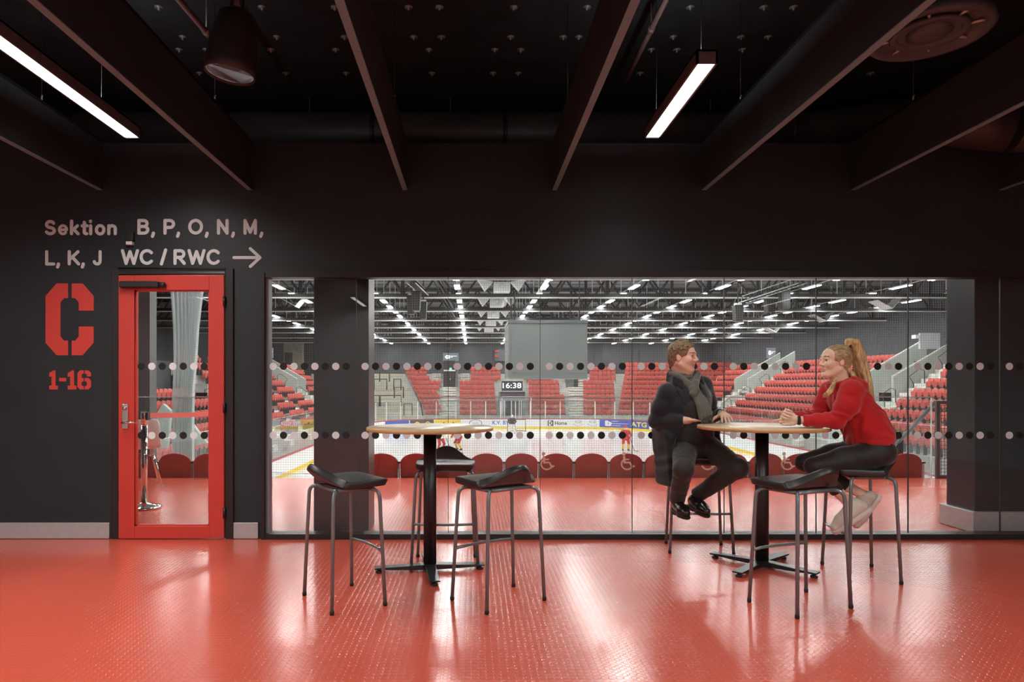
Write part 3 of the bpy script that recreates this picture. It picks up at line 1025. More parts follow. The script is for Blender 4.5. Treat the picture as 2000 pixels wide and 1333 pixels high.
cu = thing('gathered_net', 'pale safety net gathered into a hanging bundle behind the door', 'net', (-5.4, 12.6, 0))
mb = MB()
prof = [(500, 330, 402), (568, 333, 397), (640, 338, 388), (700, 339, 384), (760, 337, 379), (830, 336, 378), (900, 336, 378)]
rows = []
for (yy, xa, xb) in prof:
    A, B = W(xa, yy, 12.6), W(xb, yy, 12.6)
    n = 41
    rows.append([A.lerp(B, j / (n - 1)) + Vector((0, .09 * sin(j * 1.55) + .18 * sin(pi * j / (n - 1)), 0)) for j in range(n)])
vs = [p for r in rows for p in r]
n = 41
mb.add(vs, [(i * n + j, i * n + j + 1, (i + 1) * n + j + 1, (i + 1) * n + j) for i in range(len(rows) - 1) for j in range(n - 1)], 0, True)
mb.build('net_bundle', M['curtain'], cu)
mb = MB()
for zz in np.arange(-.4, 3.3, .024):
    y_ = CY - (zz - CAMZ) * F / 12.6
    xa = np.interp(y_, [q[0] for q in prof], [q[1] for q in prof])
    xb = np.interp(y_, [q[0] for q in prof], [q[2] for q in prof])
    A, B = W(xa, y_, 12.6), W(xb, y_, 12.6)
    mb.tube([A.lerp(B, j / 20) + Vector((0, .09 * sin(j * 2 * 1.55) + .18 * sin(pi * j / 20) - .006, 0)) for j in range(21)], .0024, 4, cap=False)
mb.build('net_cords', M['tray'], cu)

# ================================================================ ARENA SHELL
ZI = -3.6
XL, XR, YN, YF = -9.75, 19.1, 13.2, 73.4
struct(MB().box(-30, 40, 7.0, 97, ZI - .4, ZI - .02).build('ground', M['concrete']))
def rrect(off, n=14, r=8.0):
    pts = []
    for cx, cy, a0 in ((XR - r, YN + r, -pi / 2), (XR - r, YF - r, 0), (XL + r, YF - r, pi / 2), (XL + r, YN + r, pi)):
        for i in range(n + 1):
            a = a0 + pi / 2 * i / n
            pts.append((cx + (r + off) * cos(a), cy + (r + off) * sin(a)))
    return pts


ring = rrect(0)
mb = MB().prism(ring, lambda u, v, t: Vector((u, v, t)), ZI - .02, ZI)
tag(struct(mb.build('ice_floor', M['ice'])))


def band(o_in, o_out, z0, z1, m, name, parent):
    a, b = rrect(o_in), rrect(o_out)
    n = len(a)
    vs = [(*p, z0) for p in a] + [(*p, z0) for p in b] + [(*p, z1) for p in a] + [(*p, z1) for p in b]
    fs = []
    for i in range(n):
        j = (i + 1) % n
        fs += [(i, j, 2 * n + j, 2 * n + i), (n + j, n + i, 3 * n + i, 3 * n + j), (2 * n + i, 2 * n + j, 3 * n + j, 3 * n + i), (j, i, n + i, n + j)]
    return MB().add(vs, fs).build(name, m, parent)


bo = thing('rink_boards', 'white rink boards with yellow kick plate and red top rail', 'boards', (4.6, 73, ZI))
band(0, .1, ZI + .2, ZI + 1.02, M['board'], 'board_wall', bo)
band(-.012, .1, ZI, ZI + .2, M['yellow'], 'kick_plate', bo)
band(-.02, .12, ZI + 1.02, ZI + 1.1, M['red_rail'], 'top_rail', bo)

px_ = thing('rink_glass', 'clear plexiglass screen standing on the rink boards', 'glass', (4.6, 73, ZI + 1.1))
zg0, zg1 = ZI + 1.1, ZI + 3.1
pa, pb = rrect(.04), rrect(.06)
n = len(pa)
# straight runs split into panes, curved corners one pane each
def gpane(p, q, a, b):
    vs = [(*p, zg0), (*q, zg0), (*b, zg0), (*a, zg0), (*p, zg1), (*q, zg1), (*b, zg1), (*a, zg1)]
    return MB().add(vs, [(0, 1, 5, 4), (2, 3, 7, 6), (4, 5, 6, 7), (3, 2, 1, 0), (0, 4, 7, 3), (1, 2, 6, 5)])


def stanchion(p):
    return MB().box(p[0] - .045, p[0] + .045, p[1] - .045, p[1] + .045, zg0, zg1 - .15).build('stanchion', M['white'], px_)


def run(p, q, o1, k, posts=True):
    p, q, o1 = Vector(p), Vector(q), Vector(o1)
    for i in range(k):
        a, b = p.lerp(q, i / k), p.lerp(q, (i + 1) / k)
        gpane(a, b, a + o1, b + o1).build('pane', M['plexi'], px_)
        if posts:
            stanchion(a + o1 * 2)


r = 8.0
run((XL + r, YF + .04), (XR - r, YF + .04), (0, .02), 8)
run((XR + .04, YN + r), (XR + .04, YF - r), (.02, 0), 10, False)
run((XL - .04, YN + r), (XL - .04, YF - r), (-.02, 0), 10, False)
run((XL + r, YN - .04), (XR - r, YN - .04), (0, -.02), 6, False)
ins, outs = rrect(.04, 6), rrect(.06, 6)
for q in range(4):
    for i in range(6):
        k = q * 7 + i
        gpane(ins[k], ins[k + 1], outs[k], outs[k + 1]).build('pane', M['plexi'], px_)
        if q in (1, 2):
            stanchion(outs[k])
mb = MB()
a = rrect(.05)
mb.tube([(*p, zg1) for p in a], .009, 6, closed=True)
mb.build('top_edge', M['tray'], px_)

# adverts on the far boards
def onboard(px, z, t=0.0, r=8.0):
    """point on the inner face of the far boards, straight or in the curved corner"""
    m = (px - CX) / F
    off = .006 + t
    Y = YF - off
    cx, cy, rr = XR - r, YF - r, r - off
    if m * Y > cx:
        A_, B_, C_ = m * m + 1, -2 * (m * cx + cy), cx * cx + cy * cy - rr * rr
        Y = (-B_ + math.sqrt(B_ * B_ - 4 * A_ * C_)) / (2 * A_)
    if m * Y < XL + r:
        cx = XL + r
        A_, B_, C_ = m * m + 1, -2 * (m * cx + cy), cx * cx + cy * cy - rr * rr
        Y = (-B_ + math.sqrt(B_ * B_ - 4 * A_ * C_)) / (2 * A_)
    return Vector((m * Y, Y, z))


def ad(name, label, x0, x1, m, texts=(), extra=None):
    c = onboard((x0 + x1) / 2, ZI)
    t = thing(name, label, 'advert', c)
    zb, h = ZI + .21, .8
    P = lambda u, v, q: onboard(x0 + (x1 - x0) * u, zb + h * v, q)
    k = 14
    vs = [P(i / k, v, q) for q in (0, .012) for v in (0, 1) for i in range(k + 1)]
    n1 = k + 1
    fs = []
    for i in range(k):
        fs += [(2 * n1 + i, 2 * n1 + i + 1, 3 * n1 + i + 1, 3 * n1 + i), (n1 + i, n1 + i + 1, i + 1, i), (n1 + i, 3 * n1 + i, 3 * n1 + i + 1, n1 + i + 1)]
    o = MB().add(vs, fs).build('panel', m, t)
    for body, u0, u1, v0, v1, tm in texts:
        mb = MB()
        text_mb(mb, body, u0, u1, v0, v1, lambda u, v, q: P(u, v, .016 + q), .02, .004)
        mb.build('lettering', tm, o, fix=False)
    if extra:
        mb = MB()
        for pts in extra[0]:
            stroke(mb, pts, .06, lambda u, v, q: P(u, v, .014 + q), .004)
        mb.build('emblem', extra[1], o)
    return t


tx_blue = mat('blue lettering', (.08, .12, .4), .5)
tx_dark = mat('dark lettering', (.05, .05, .06), .5)
tx_grey = mat('grey lettering', (.4, .42, .44), .5)
tx_yel = mat('yellow lettering', (.95, .72, .02), .5)
ell = [(.5 + .46 * cos(a), .5 + .45 * sin(a)) for a in np.linspace(0, 2 * pi, 20)]
ad('rink_advert', 'pale blue advert on the far rink boards beside the terrace', 752, 799, M['ad_blue'])
ad('rink_advert', 'dark advert with two yellow diamonds on the far rink boards', 801, 847, M['ad_dark'], (), ([[(.3, .25), (.2, .5), (.3, .75), (.4, .5), (.3, .25)], [(.75, .25), (.65, .5), (.75, .75), (.85, .5), (.75, .25)]], tx_yel))
ad('rink_advert', 'yellow advert on the far rink boards above the empty table', 848, 900, M['ad_yellow'], (), ([[(.14, .35), (.3, .35)], [(.36, .35), (.58, .35)], [(.64, .35), (.88, .35)], [(.36, .35), (.36, .6)], [(.72, .35), (.72, .6)]], tx_dark))
ad('rink_advert', 'white advert with blue oval emblem on the far rink boards', 916, 942, M['board'], (), ([ell, [(.25, .5), (.75, .5)]], tx_blue))
ad('rink_advert', 'white advert reading K.V. BY on the far rink boards', 960, 996, M['board'], [('K.V. BY', .05, .95, .3, .85, tx_blue)])
ad('rink_advert', 'white advert reading Home with a square emblem on the far boards', 1070, 1108, M['board'], [('Home', .36, .98, .25, .75, tx_dark)], ([[(.02, .15), (.02, .85), (.25, .85), (.25, .15), (.02, .15)], [(.22, .8), (.1, .5), (.22, .2)]], tx_dark))
for x in (1119, 1147):
    ad('rink_advert', 'white advert reading AGB on the far boards, ' + ('next to the Home advert' if x < 1130 else 'next to the blue advert'), x, x + 20, M['board'], [('AGB', .15, .85, .5, .9, tx_grey)], ([[(.02, .4), (.2, .2), (.5, .12), (.8, .2), (.98, .4)]], tx_grey))
ad('rink_advert', 'blue advert with white emblem and yellow ATG on the far boards', 1171, 1268, M['ad_blue'], [('ATG', .63, .95, .2, .82, tx_yel), ], ([[(.14, .2), (.14, .85), (.22, .6), (.2, .2)], [(.27, .8), (.36, .8)], [(.27, .52), (.56, .52)], [(.27, .24), (.4, .24)]], M['white']))

# hockey goal
gx, gy = W(1009, 0, 69).x, 69.0
go = thing('hockey_goal', 'ice hockey goal with net on the far ice', 'goal', (gx, gy, ZI))
MB().tube([(gx - .915, gy, ZI), (gx - .915, gy, ZI + 1.22), (gx + .915, gy, ZI + 1.22), (gx + .915, gy, ZI)], .04, 8).build('goal_frame', M['dark_post'], go)
MB().tube([(gx - .915, gy, ZI + .04), (gx - .8, gy + 1, ZI + .04), (gx + .8, gy + 1, ZI + .04), (gx + .915, gy, ZI + .04)], .03, 8).build('base_frame', M['dark_post'], go)
mb = MB()
for i in range(13):
    x = gx - .9 + .15 * i
    mb.tube([(x, gy, ZI + 1.22), (x * .9 + gx * .1, gy + .9, ZI + .05)], .008, 4)
for i in range(8):
    q = i / 8
    mb.tube([(gx - .9, gy + .9 * q, ZI + 1.22 - 1.15 * q), (gx + .9, gy + .9 * q, ZI + 1.22 - 1.15 * q)], .008, 4)
mb.build('goal_net', M['white'], go)

# ---------------------------------------------------------------- grandstands
RISE, RUN = .565, .85
Z0 = -2.15
struct(MB().box(-30, -29.6, 7, 97, -4, 10.5).build('wall_hall_left', M['hall_wall']))
struct(MB().box(34, 34.4, 7, 97, -4, 10.5).build('wall_hall_right', M['hall_wall']))
mb = MB().box(-30, 34.4, 96, 96.4, -4, 10.5)
for i in range(60):
    x = -29 + i * 1.05
    mb.box(x, x + .3, 95.93, 96, -2, 9)
struct(mb.build('wall_hall_far', M['hall_wall']))

SEATS = []     # (x, y, z, rotation, stand, block, row)
FZ = -2.6


def far_row(k):
    return 77.5 + RUN * k, FZ + RISE * k


mb = MB()
for k in range(10):
    y, z = far_row(k)
    mb.box(-20.0, 30, y - .25, 96, -3.9, z)
mb.box(-20.0, 30, 75.6, 75.9, -3.9, -2.3)
fs = struct(mb.build('grandstand_far', M['concrete']))
fs['label'] = 'stepped concrete stand beyond the far rink boards'
px2X = lambda x, y: (x - CX) * y / F
# standing terrace, beige steps
mb = MB()
for k in range(10):
    y, z = far_row(k)
    xb = px2X(np.interp(k, [0, 9], [822, 783]), y)
    mb.box(-19.5, xb, y - .27, y + .62, z - .2, z + .012)
mb.build('terrace_steps', M['beige'], fs)
blocks = [('terrace side', [(k, np.interp(k, [0, 9], [830, 787]), 862 if k < 7 else 842) for k in range(10)]),
          ('exit door side', [(k, 897 if k < 7 else 919, 972 if k < 7 else 984) for k in range(10)]),
          ('clock side', [(k, 1032 if k < 7 else 1022, np.interp(k, [0, 6], [1108, 1098]) if k < 7 else 1082) for k in range(9)]),
          ('pale stair side', [(k, 1139 if k < 7 else 1152, 1203) for k in range(10)]),
          ('corner', [(k, np.interp(k, [0, 9], [1207, 1222]), np.interp(k, [0, 9], [1392, 1440])) for k in range(11)])]
for nm, rows in blocks:
    for k, xa, xb in rows:
        y, z = far_row(k)
        a, b = px2X(xa, y), px2X(xb, y)
        n = int((b - a) / .53)
        for i in range(n):
            SEATS.append((a + .53 * (i + .5), y, z, 0, 'far stand', nm, k))
# pale stairs
mb = MB()
for xa, xb, k0, k1 in ((865, 891, 0, 7), (844, 862, 7, 10), (900, 917, 7, 10), (1110, 1138, 0, 7), (1128, 1150, 7, 9)):
    for k in range(k0, k1):
        y, z = far_row(k)
        a, b = px2X(xa, y), px2X(xb, y)
        mb.box(a, b, y - .3, y + .6, z - .1, z + .05)
        mb.box(a, b, y - .55, y - .2, z - .4, z - .23)
mb.build('stair_steps', M['white_step'], fs)
# exit passage with a door, black block above the first stairs
tw = thing('exit_portal', 'black exit portal with closed door in the far stand', 'door', (px2X(880, 83.3), 83.3, 1.4))
y7 = far_row(7)[0]
MB().box(px2X(866, y7), px2X(889, y7), y7 - .3, y7 + 3, W(0, 758, y7).z, W(0, 705, y7).z).build('portal_box', M['dark_plastic'], tw)
MB().box(px2X(889.5, y7), px2X(894, y7), y7 - .5, y7 + 3, W(0, 756, y7).z, W(0, 722, y7).z).build('side_panel', M['rail_grey'], tw)
MB().box(px2X(867, y7), px2X(893, y7), y7 - .5, y7 - .3, W(0, 725.5, y7).z, W(0, 723, y7).z).build('ledge', M['white'], tw)
MB().box(px2X(878, y7), px2X(882.5, y7), y7 - .36, y7 - .3, W(0, 723, y7).z, W(0, 719, y7).z).build('exit_light', M['led_green'], tw)
MB().box(px2X(879, y7), px2X(880, y7), y7 - .36, y7 - .3, W(0, 743, y7).z, W(0, 739, y7).z).build('door_handle', M['white'], tw)
t2 = thing('exit_portal', 'grey exit portal under the hanging video cube, far stand', 'door', (px2X(1116, y7), y7, 1.4))
MB().box(px2X(1105, y7), px2X(1128, y7), y7 - .3, y7 + 2, W(0, 757, y7).z, W(0, 736, y7).z).build('portal_box', M['rail_grey'], t2)
MB().box(px2X(1120, y7), px2X(1128, y7), y7 - .4, y7 - .3, W(0, 757, y7).z, W(0, 741, y7).z).build('door_panel', M['dark_plastic'], t2)
# clock over the players' gate
yk = 76.6
ck = thing('hall_clock', 'dark clock box with lit digits 16:38 on the far stand', 'clock', (px2X(999, yk), yk, .3))
a, b = px2X(980, yk), px2X(1021, yk)
MB().box(a, b, yk, yk + .5, W(0, 764, yk).z, W(0, 745, yk).z).build('case', M['dark_plastic'], ck)
mb = MB()
text_mb(mb, '16:38', px2X(982, yk), px2X(1018, yk), W(0, 758.5, yk).z, W(0, 748.5, yk).z, lambda u, v, t: Vector((u, yk - .01 - t, v)), .0, .01)
mb.build('digits', M['digit'], ck, fix=False)
gt = thing('players_gate', 'grey glazed gate with white frames under the clock', 'gate', (px2X(1008, yk), yk, -3))
MB().box(px2X(976, yk), px2X(1026, yk), yk - .1, yk + 3, -2.3, W(0, 765, yk).z).build('tunnel_box', M['frame_edge'], gt)
MB().box(px2X(977, yk), px2X(1025, yk), yk - .2, yk - .1, W(0, 770, yk).z, W(0, 766, yk).z).box(px2X(977, yk), px2X(1025, yk), yk - .2, yk - .1, W(0, 776, yk).z, W(0, 771.5, yk).z).build('dark_bars', M['dark_plastic'], gt)
MB().box(px2X(988, yk), px2X(1020, yk), yk - .15, yk - .1, -2.4, W(0, 784, yk).z).build('opening', M['dark_plastic'], gt)
for x in (980.5, 985, 999, 1014, 1018, 1037):
    MB().box(px2X(x - .7, 75), px2X(x + .7, 75), 74.9, 75, -2.6, W(0, 776 if x in (980.5, 1037) else 783, 75).z).build('upright', M['white'], gt)
MB().box(px2X(980, 75), px2X(1038, 75), 74.9, 75, W(0, 776, 75).z, W(0, 774.5, 75).z).build('header', M['white'], gt)

# side stands ------------------------------------------------------
BL = [(24.0, 39.3), (44.5, 60.8), (66.0, 74.5)]


def side_stand(sgn, name, label, wordside):
    base = 21.5 if sgn > 0 else 12.3
    mb = MB()
    for k in range(9):
        x = base + RUN * k - .3
        for j, (a, b) in enumerate([(12.0, 39.9), (39.9, 44.1), (44.1, 61.4), (61.4, 65.4), (65.4, 76)]):
            if j in (1, 3) and k > 4:
                continue
            if sgn < 0 and j < 2 and k > 4:
                continue
            mb.box(sgn * x, sgn * (base + (5 if sgn < 0 and j < 2 else 9) * RUN + 4), a, b, -4, Z0 + RISE * k)
    o = struct(mb.build(name, M['concrete']))
    o['label'] = label
    mb = MB()
    for (a, b) in ((39.5, 40.6), (60.9, 61.9), (65.0, 65.9), (43.4, 44.3)) + (((48.7, 49.7), (54.5, 55.5)) if sgn < 0 else ()):
        for k in range(9):
            if (a == 43.4 or sgn < 0 and a < 41) and k > 3:
                continue
            x = base + RUN * k
            mb.box(sgn * (x - .35), sgn * (x + .5), a, b, Z0 + RISE * k - .3, Z0 + RISE * k + .04)
            mb.box(sgn * (x - .75), sgn * (x - .3), a, b, Z0 + RISE * k - .6, Z0 + RISE * k - .24)
    mb.build('stair_steps', M['white_step'], o)
    names = ['near block', 'middle block', 'end block'] if sgn > 0 else ['near block', 'second block', 'third block', 'fourth block', 'end block']
    for j, (a, b) in enumerate(BL if sgn > 0 else [(24.0, 39.3), (44.5, 48.6), (49.8, 54.4), (55.6, 60.8), (66.0, 74.5)]):
        n = int((b - a) / .53)
        for k in range(5 if sgn < 0 and j == 0 else 9):
            for i in range(n):
                SEATS.append((sgn * (base + RUN * k), a + .53 * (i + .5), Z0 + RISE * k, -sgn * pi / 2, wordside, names[j], k))
    # vomitory parapets
    for (Y0, k0) in ((44.2, 3.2), (40.7, 3.2), (65.2, 3.2), (62.2, 3.2)):
        if sgn < 0 and Y0 < 50:
            continue
        mb = MB()
        xa, xb = base + RUN * k0 + .9, base + RUN * 9 + .3
        za, zb_ = Z0 + RISE * k0 + 2.0, Z0 + RISE * 9 + 1.25
        mb.prism([(xa, Z0 + RISE * k0 - .1), (xb, Z0 + RISE * k0 - .1), (xb, zb_), (xa, za)], lambda u, v, t: Vector((sgn * u, t, v)), Y0, Y0 + .18)
        p = mb.build('parapet', M['parapet'], o)
        MB().tube([(sgn * xa, Y0 + .09, za + .03), (sgn * xb, Y0 + .09, zb_ + .03)], .035, 6).build('coping_rail', M['tray'], p)
    for (Y0, Y1) in ((40.8, 44.2), (62.3, 65.2)):
        MB().box(sgn * (base + RUN * 9 - .5), sgn * (base + RUN * 9), Y0, Y1, 0, 2.7).build('passage_end', M['hall_wall'], o)
    # bent black handrails beside the stairs
    for (Y0, Y1) in ((23.6, 23.8),) if sgn < 0 else ():
        for pts in ([(303, 812), (318, 789), (333, 803), (326, 876), (303, 876)], [(352, 812), (362, 812), (404, 866), (335, 880)]):
            Q = [W(px, py, Y0) for px, py in pts]
            MB().prism([(q.x, q.z) for q in Q], lambda u, v, t: Vector((u, t, v)), Y0, Y1).build('parapet', M['parapet'], o)
            Y0 += .5
            Y1 += .5
    for Y0 in (44.4, 40.2, 61.2, 65.6):
        for k in (1, 3, 5, 7):
            if sgn < 0 and Y0 < 50 and k > 3:
                continue
            x = base + RUN * k
            z = Z0 + RISE * k
            hr = MB().tube([(sgn * (x + .9), Y0, z), (sgn * (x + .9), Y0, z + 1.35), (sgn * (x + .6), Y0, z + 1.45), (sgn * x, Y0, z + 1.0), (sgn * (x + .25), Y0, z + .6), (sgn * (x + .25), Y0, z - .1)], .024, 6).build('stair_handrail', M['black_metal'])
            tag(hr, 'bent black handrail, %s, %s, %s from below' % (wordside, {44.4: 'first exit far wall', 40.2: 'first exit near wall', 61.2: 'second exit near wall', 65.6: 'second exit far wall'}[Y0], {1: 'first', 3: 'second', 5: 'third', 7: 'fourth'}[k]), 'handrail')
    return o


side_stand(1, 'grandstand_side', 'stepped concrete stand along the rink beside the skirted column', 'stand behind the two people')
side_stand(-1, 'grandstand_opposite', 'stepped concrete stand along the rink on the door side', 'stand on the door side')

# crush barriers on the terrace
for i, (xa, xb, yt, yb) in enumerate([(741.5, 760.5, 726, 746), (731, 755.5, 741, 762), (769, 783, 741, 762), (770, 788, 757, 778), (743, 783.5, 773, 794), (789, 805, 789, 812), (720, 741, 773, 794)]):
    Y = far_row(float(np.interp(yb, [745, 812], [7, 1])))[0] - .3
    A, B, Cc = W(xa, yb, Y), W(xa, yt, Y), W(xb, yt, Y)
    D = W(xb, yb, Y)
    o = MB().tube([A, B, Cc, D], .07, 6).build('crush_barrier', M['black_metal'])
    tag(o, 'black crush barrier on the beige terrace, ' + ['topmost one', 'one cut by the dark column', 'one beside the slanting stair', 'one beside the slanting stair, lower', 'wide one above the boards', 'lowest one at the red seats', 'one hidden by the dark column edge'][i], 'barrier', 'crush barriers on the terrace')
o = MB().tube([W(783, 712, 85), W(822, 790, 77.5), W(826, 812, 77)], .09, 6).build('terrace_handrail', M['black_metal'])
tag(o, 'slanting black rail between the beige terrace and the red seats', 'handrail')

# ---------------------------------------------------------------- stand seats
def seat_mesh():
    mb = MB()
    n = 7
    hw = .235
    poly = [(-hw, .42), (hw, .42), (hw, .8)] + [(hw * cos(a), .8 + .09 * sin(a)) for a in np.linspace(0, pi, n)[1:-1]] + [(-hw, .8)]
    mb.prism(poly, lambda u, v, t: Vector((u, t + .1 * (v - .42), v)), .14, .19, 0)
    mb.prism([(-.2, .4), (.2, .4), (.225, .66), (.15, .7), (-.15, .7), (-.225, .66)], lambda u, v, t: Vector((u, t - .16 * (v - .4), v)), .06, .11, 0)
    mb.box(.24, .275, -.02, .16, 0.0, .5, 1)
    mb.box(-.265, .265, .09, .14, .36, .4, 1)
    o = mb.build('stand_seat', [M['stand_seat'], M['dark_post']])
    return o


sm = seat_mesh()
# in the photo's frame: what the glass wall, the door and the people leave open
def openpx(x, y):
    if not (545 < y < 884):
        return False
    if 527 < x < 612:
        return True
    if 300 < x < 408:
        return not 325 < x < 385
    if not (735 < x < 1845):
        return False
    if 1272 < x < 1420 and y > 672:
        return False
    if 1610 < x < 1720 and y > 675:
        return False
    if 1560 < x < 1745 and y > 790:
        return False
    if 980 < x < 1152 and y < 742:
        return False
    return True


near, rest = [], []
for s in SEATS:
    x, y, z = s[:3]
    px = CX + x * F / y
    py = CY - (z + .6 - CAMZ) * F / y
    if not openpx(px, py) or (abs(x) > 12 and s[4] != 'far stand' and py > 838):
        if 0 < px < 2000:
            rest.append((y, s))
        continue
    near.append((y, s))
near.sort(key=lambda q: q[0])
rest += near[300:]
near = near[:300]
rown = ['lowest', 'second lowest', 'third', 'fourth', 'fifth', 'sixth', 'seventh', 'eighth', 'ninth', 'tenth', 'top']
for i, (_, (x, y, z, r, st, bk, k)) in enumerate(near):
    o = sm if i == 0 else sm.copy()
    if i:
        C.objects.link(o)
    o.location = (x, y, z)
    o.rotation_euler.z = r
    tag(o, 'red folding seat, %s row, %s, %s' % (rown[k], bk, st), 'seat', 'red seats, %s row, %s, %s' % (rown[k], bk, st))
bv = np.array([v.co[:] for v in sm.data.vertices])
bf = [tuple(p.vertices) for p in sm.data.polygons]
bm_i = [p.material_index for p in sm.data.polygons]
allv, allf, allm = [], [], []
off = 0
for _, (x, y, z, r, *_r) in rest:
    c_, s_ = cos(r), sin(r)
    q = np.stack([bv[:, 0] * c_ - bv[:, 1] * s_ + x, bv[:, 0] * s_ + bv[:, 1] * c_ + y, bv[:, 2] + z], 1)
    allv.append(q)
    allf += [tuple(i + off for i in f) for f in bf]
    allm += bm_i
    off += len(bv)
me = bpy.data.meshes.new('stand_seats')
me.from_pydata(np.concatenate(allv).tolist(), [], allf)
me.materials.append(M['stand_seat'])
me.materials.append(M['dark_post'])
me.polygons.foreach_set('material_index', allm)
o = link('stand_seat_rows', me)
tag(o, 'the many remaining red folding seats of the distant stands', 'seats', kind='stuff')

# ---------------------------------------------------------------- roof: deck, trusses, lamps
mb = MB().box(-30, 34.4, 7, 97, 9.3, 9.5)
for i in range(46):
    y = 8 + i * 1.95
    mb.box(-30, 34.4, y, y + .12, 9.12, 9.3)
struct(mb.build('ceiling_hall', M['roof']))
TY = [26.9, 34.1, 41.4, 49.2, 56.3, 63.5, 69.9, 77.6, 86.5]
tn = ['first', 'second', 'third', 'fourth', 'fifth', 'sixth', 'seventh', 'eighth', 'ninth']
for i, y in enumerate(TY):
    t = thing('roof_truss', 'black lattice roof truss over the ice, %s from the glass wall' % tn[i], 'truss', (2, y, 6.5), 'hall roof trusses')
    zb_, zt_ = 6.5, 9.05
    MB().box(-29.6, 34, y - .11, y + .11, zb_, zb_ + .2).build('bottom_chord', M['truss'], t)
    MB().box(-29.6, 34, y - .11, y + .11, zt_ - .2, zt_ + .06).build('top_chord', M['truss'], t)
    mb = MB()
    x, up = -29.0, True
    k = 0
    while x < 33:
        mb.tube([(x, y, zb_ + .15), (x + 1.55, y, zt_ - .1)] if k % 2 == 0 else [(x, y, zt_ - .1), (x + 1.55, y, zb_ + .15)], .075, 4)
        if k % 4 == 3:
            mb.box(x + 1.45, x + 1.65, y - .08, y + .08, zb_, zt_)
        x += 1.55
        k += 1
    mb.build('lattice', M['truss'], t)
    MB().box(-29.6, 34, y - .34, y - .2, zb_ - .1, zb_ - .03).build('cable_tray', M['tray'], t)
# purlin bracing between trusses
for i, x in enumerate((-24, -14, -3, 8, 17, 27)):
    mb = MB()
    for y in np.arange(27, 86, 7.25):
        mb.tube([(x, y, 9.0), (x + 1.6, y + 7.25, 6.7)], .05, 4)
    o = mb.build('roof_brace', M['truss'])
    tag(o, 'run of dark diagonal roof braces, %s one counted from the door side' % tn[i], 'brace')

LX = [-16.2, -11.1, -5.95, -.85, 4.15, 9.3, 14.4, 19.5, 24.6, 29.6]
lamp0 = None
for i, x in enumerate(LX):
    for k, y in enumerate(np.arange(8.6, 94, 3.4)):
        px, py = CX + x * F / y, CY - 5.55 * F / y
        if y > 30 and (not (300 < px < 1850) or py < 535 or 412 < px < 520):
            continue
        if y < 30 and abs(x - 4) > 17:
            continue
        if lamp0 is None:
            t = thing('pendant_luminaire', 'x', 'light', (0, 0, 0))
            MB().box(-.17, .17, -.85, .85, .0, .07).build('housing', M['white'], t)
            MB().box(-.15, -.02, -.82, .82, -.012, -.002).box(.02, .15, -.82, .82, -.012, -.002).build('tubes', M['lamp'], t)
            MB().tube([(0, -1.65, .1), (0, 1.65, .1)], .025, 5).box(-.02, .02, -.02, .02, .07, 2.5).build('hanger', M['tray'], t)
            lamp0 = o = t
        else:
            o = copy_tree(lamp0)
        o.location = (x, y, 6.8)
        tag(o, 'white luminaire under the hall roof, %s lamp row from the door side' % (tn + ['tenth'])[i], None, 'hall luminaires, row %d' % (i + 1))

# white winged units under the trusses, angled panels further along
wing = None
for i, y in enumerate((38, 45.3, 52.8, 60, 66.8)):
    if wing is None:
        t = thing('ceiling_unit', 'x', 'unit', (0, 0, 0), 'white winged ceiling units')
        MB().box(-.45, .45, -.5, .5, 0, .5).box(-.3, .3, -.54, -.5, .1, .42).build('box_body', M['white'], t)
        MB().lathe([(.16, 0), (.13, -.06), (0, -.03)], (0, -.54, .27), 20, axis='y').build('round_opening', M['tray'], t)
        for s in (-1, 1):
            MB().add([(s * .5, -.3, .55), (s * 1.35, -.3, .7), (s * .95, -.3, .05), (s * .5, .3, .55), (s * 1.35, .3, .7), (s * .95, .3, .05)], [(0, 1, 2), (3, 5, 4), (0, 3, 4, 1), (1, 4, 5, 2), (2, 5, 3, 0)]).build('wing', M['white'], t)
        MB().box(-.05, .05, -.05, .05, .5, 3).build('hanger', M['truss'], t)
        wing = o = t
    else:
        o = copy_tree(wing)
    o.location = (1.65, y, 6.35)
    o['label'] = 'white winged unit under the hall roof, %s from the glass wall' % tn[i]
vp = None
for i, (px, py, y) in enumerate([(1732, 596, 46), (1606, 622, 56), (1510, 645, 68), (1436, 654, 78), (1383, 664, 88), (577, 592, 46)]):
    if vp is None:
        t = thing('ceiling_reflector', 'x', 'unit', (0, 0, 0), 'white folded panels under the hall roof')
        MB().add([(-.9, -.5, .25), (.1, -.5, -.3), (.1, .6, -.3), (-.9, .6, .25), (-.9, -.5, .29), (.1, -.5, -.26), (.1, .6, -.26), (-.9, .6, .29)], [(0, 1, 2, 3), (7, 6, 5, 4), (0, 4, 5, 1), (1, 5, 6, 2), (2, 6, 7, 3), (3, 7, 4, 0)]).build('flat_panel', M['white'], t)
        MB().add([(.1, -.5, -.3), (.75, -.5, .45), (.75, .6, .45), (.1, .6, -.3), (.1, -.5, -.26), (.72, -.5, .45), (.72, .6, .45), (.1, .6, -.26)], [(0, 1, 2, 3), (7, 6, 5, 4), (0, 4, 5, 1), (1, 5, 6, 2), (2, 6, 7, 3), (3, 7, 4, 0)]).build('raised_panel', M['tray'], t)
        MB().box(-.9, .75, 0, .05, .45, .5).box(-.9, -.85, 0, .05, .25, .5).box(-.1, -.05, 0, .05, .5, 3).build('bracket', M['truss'], t)
        vp = o = t
    else:
        o = copy_tree(vp)
    p = W(px, py, y)
    o.location = p
    o['label'] = 'white folded panel unit under the hall roof, ' + (tn[i] + ' of the row above the people' if i < 5 else 'beside the dark column')

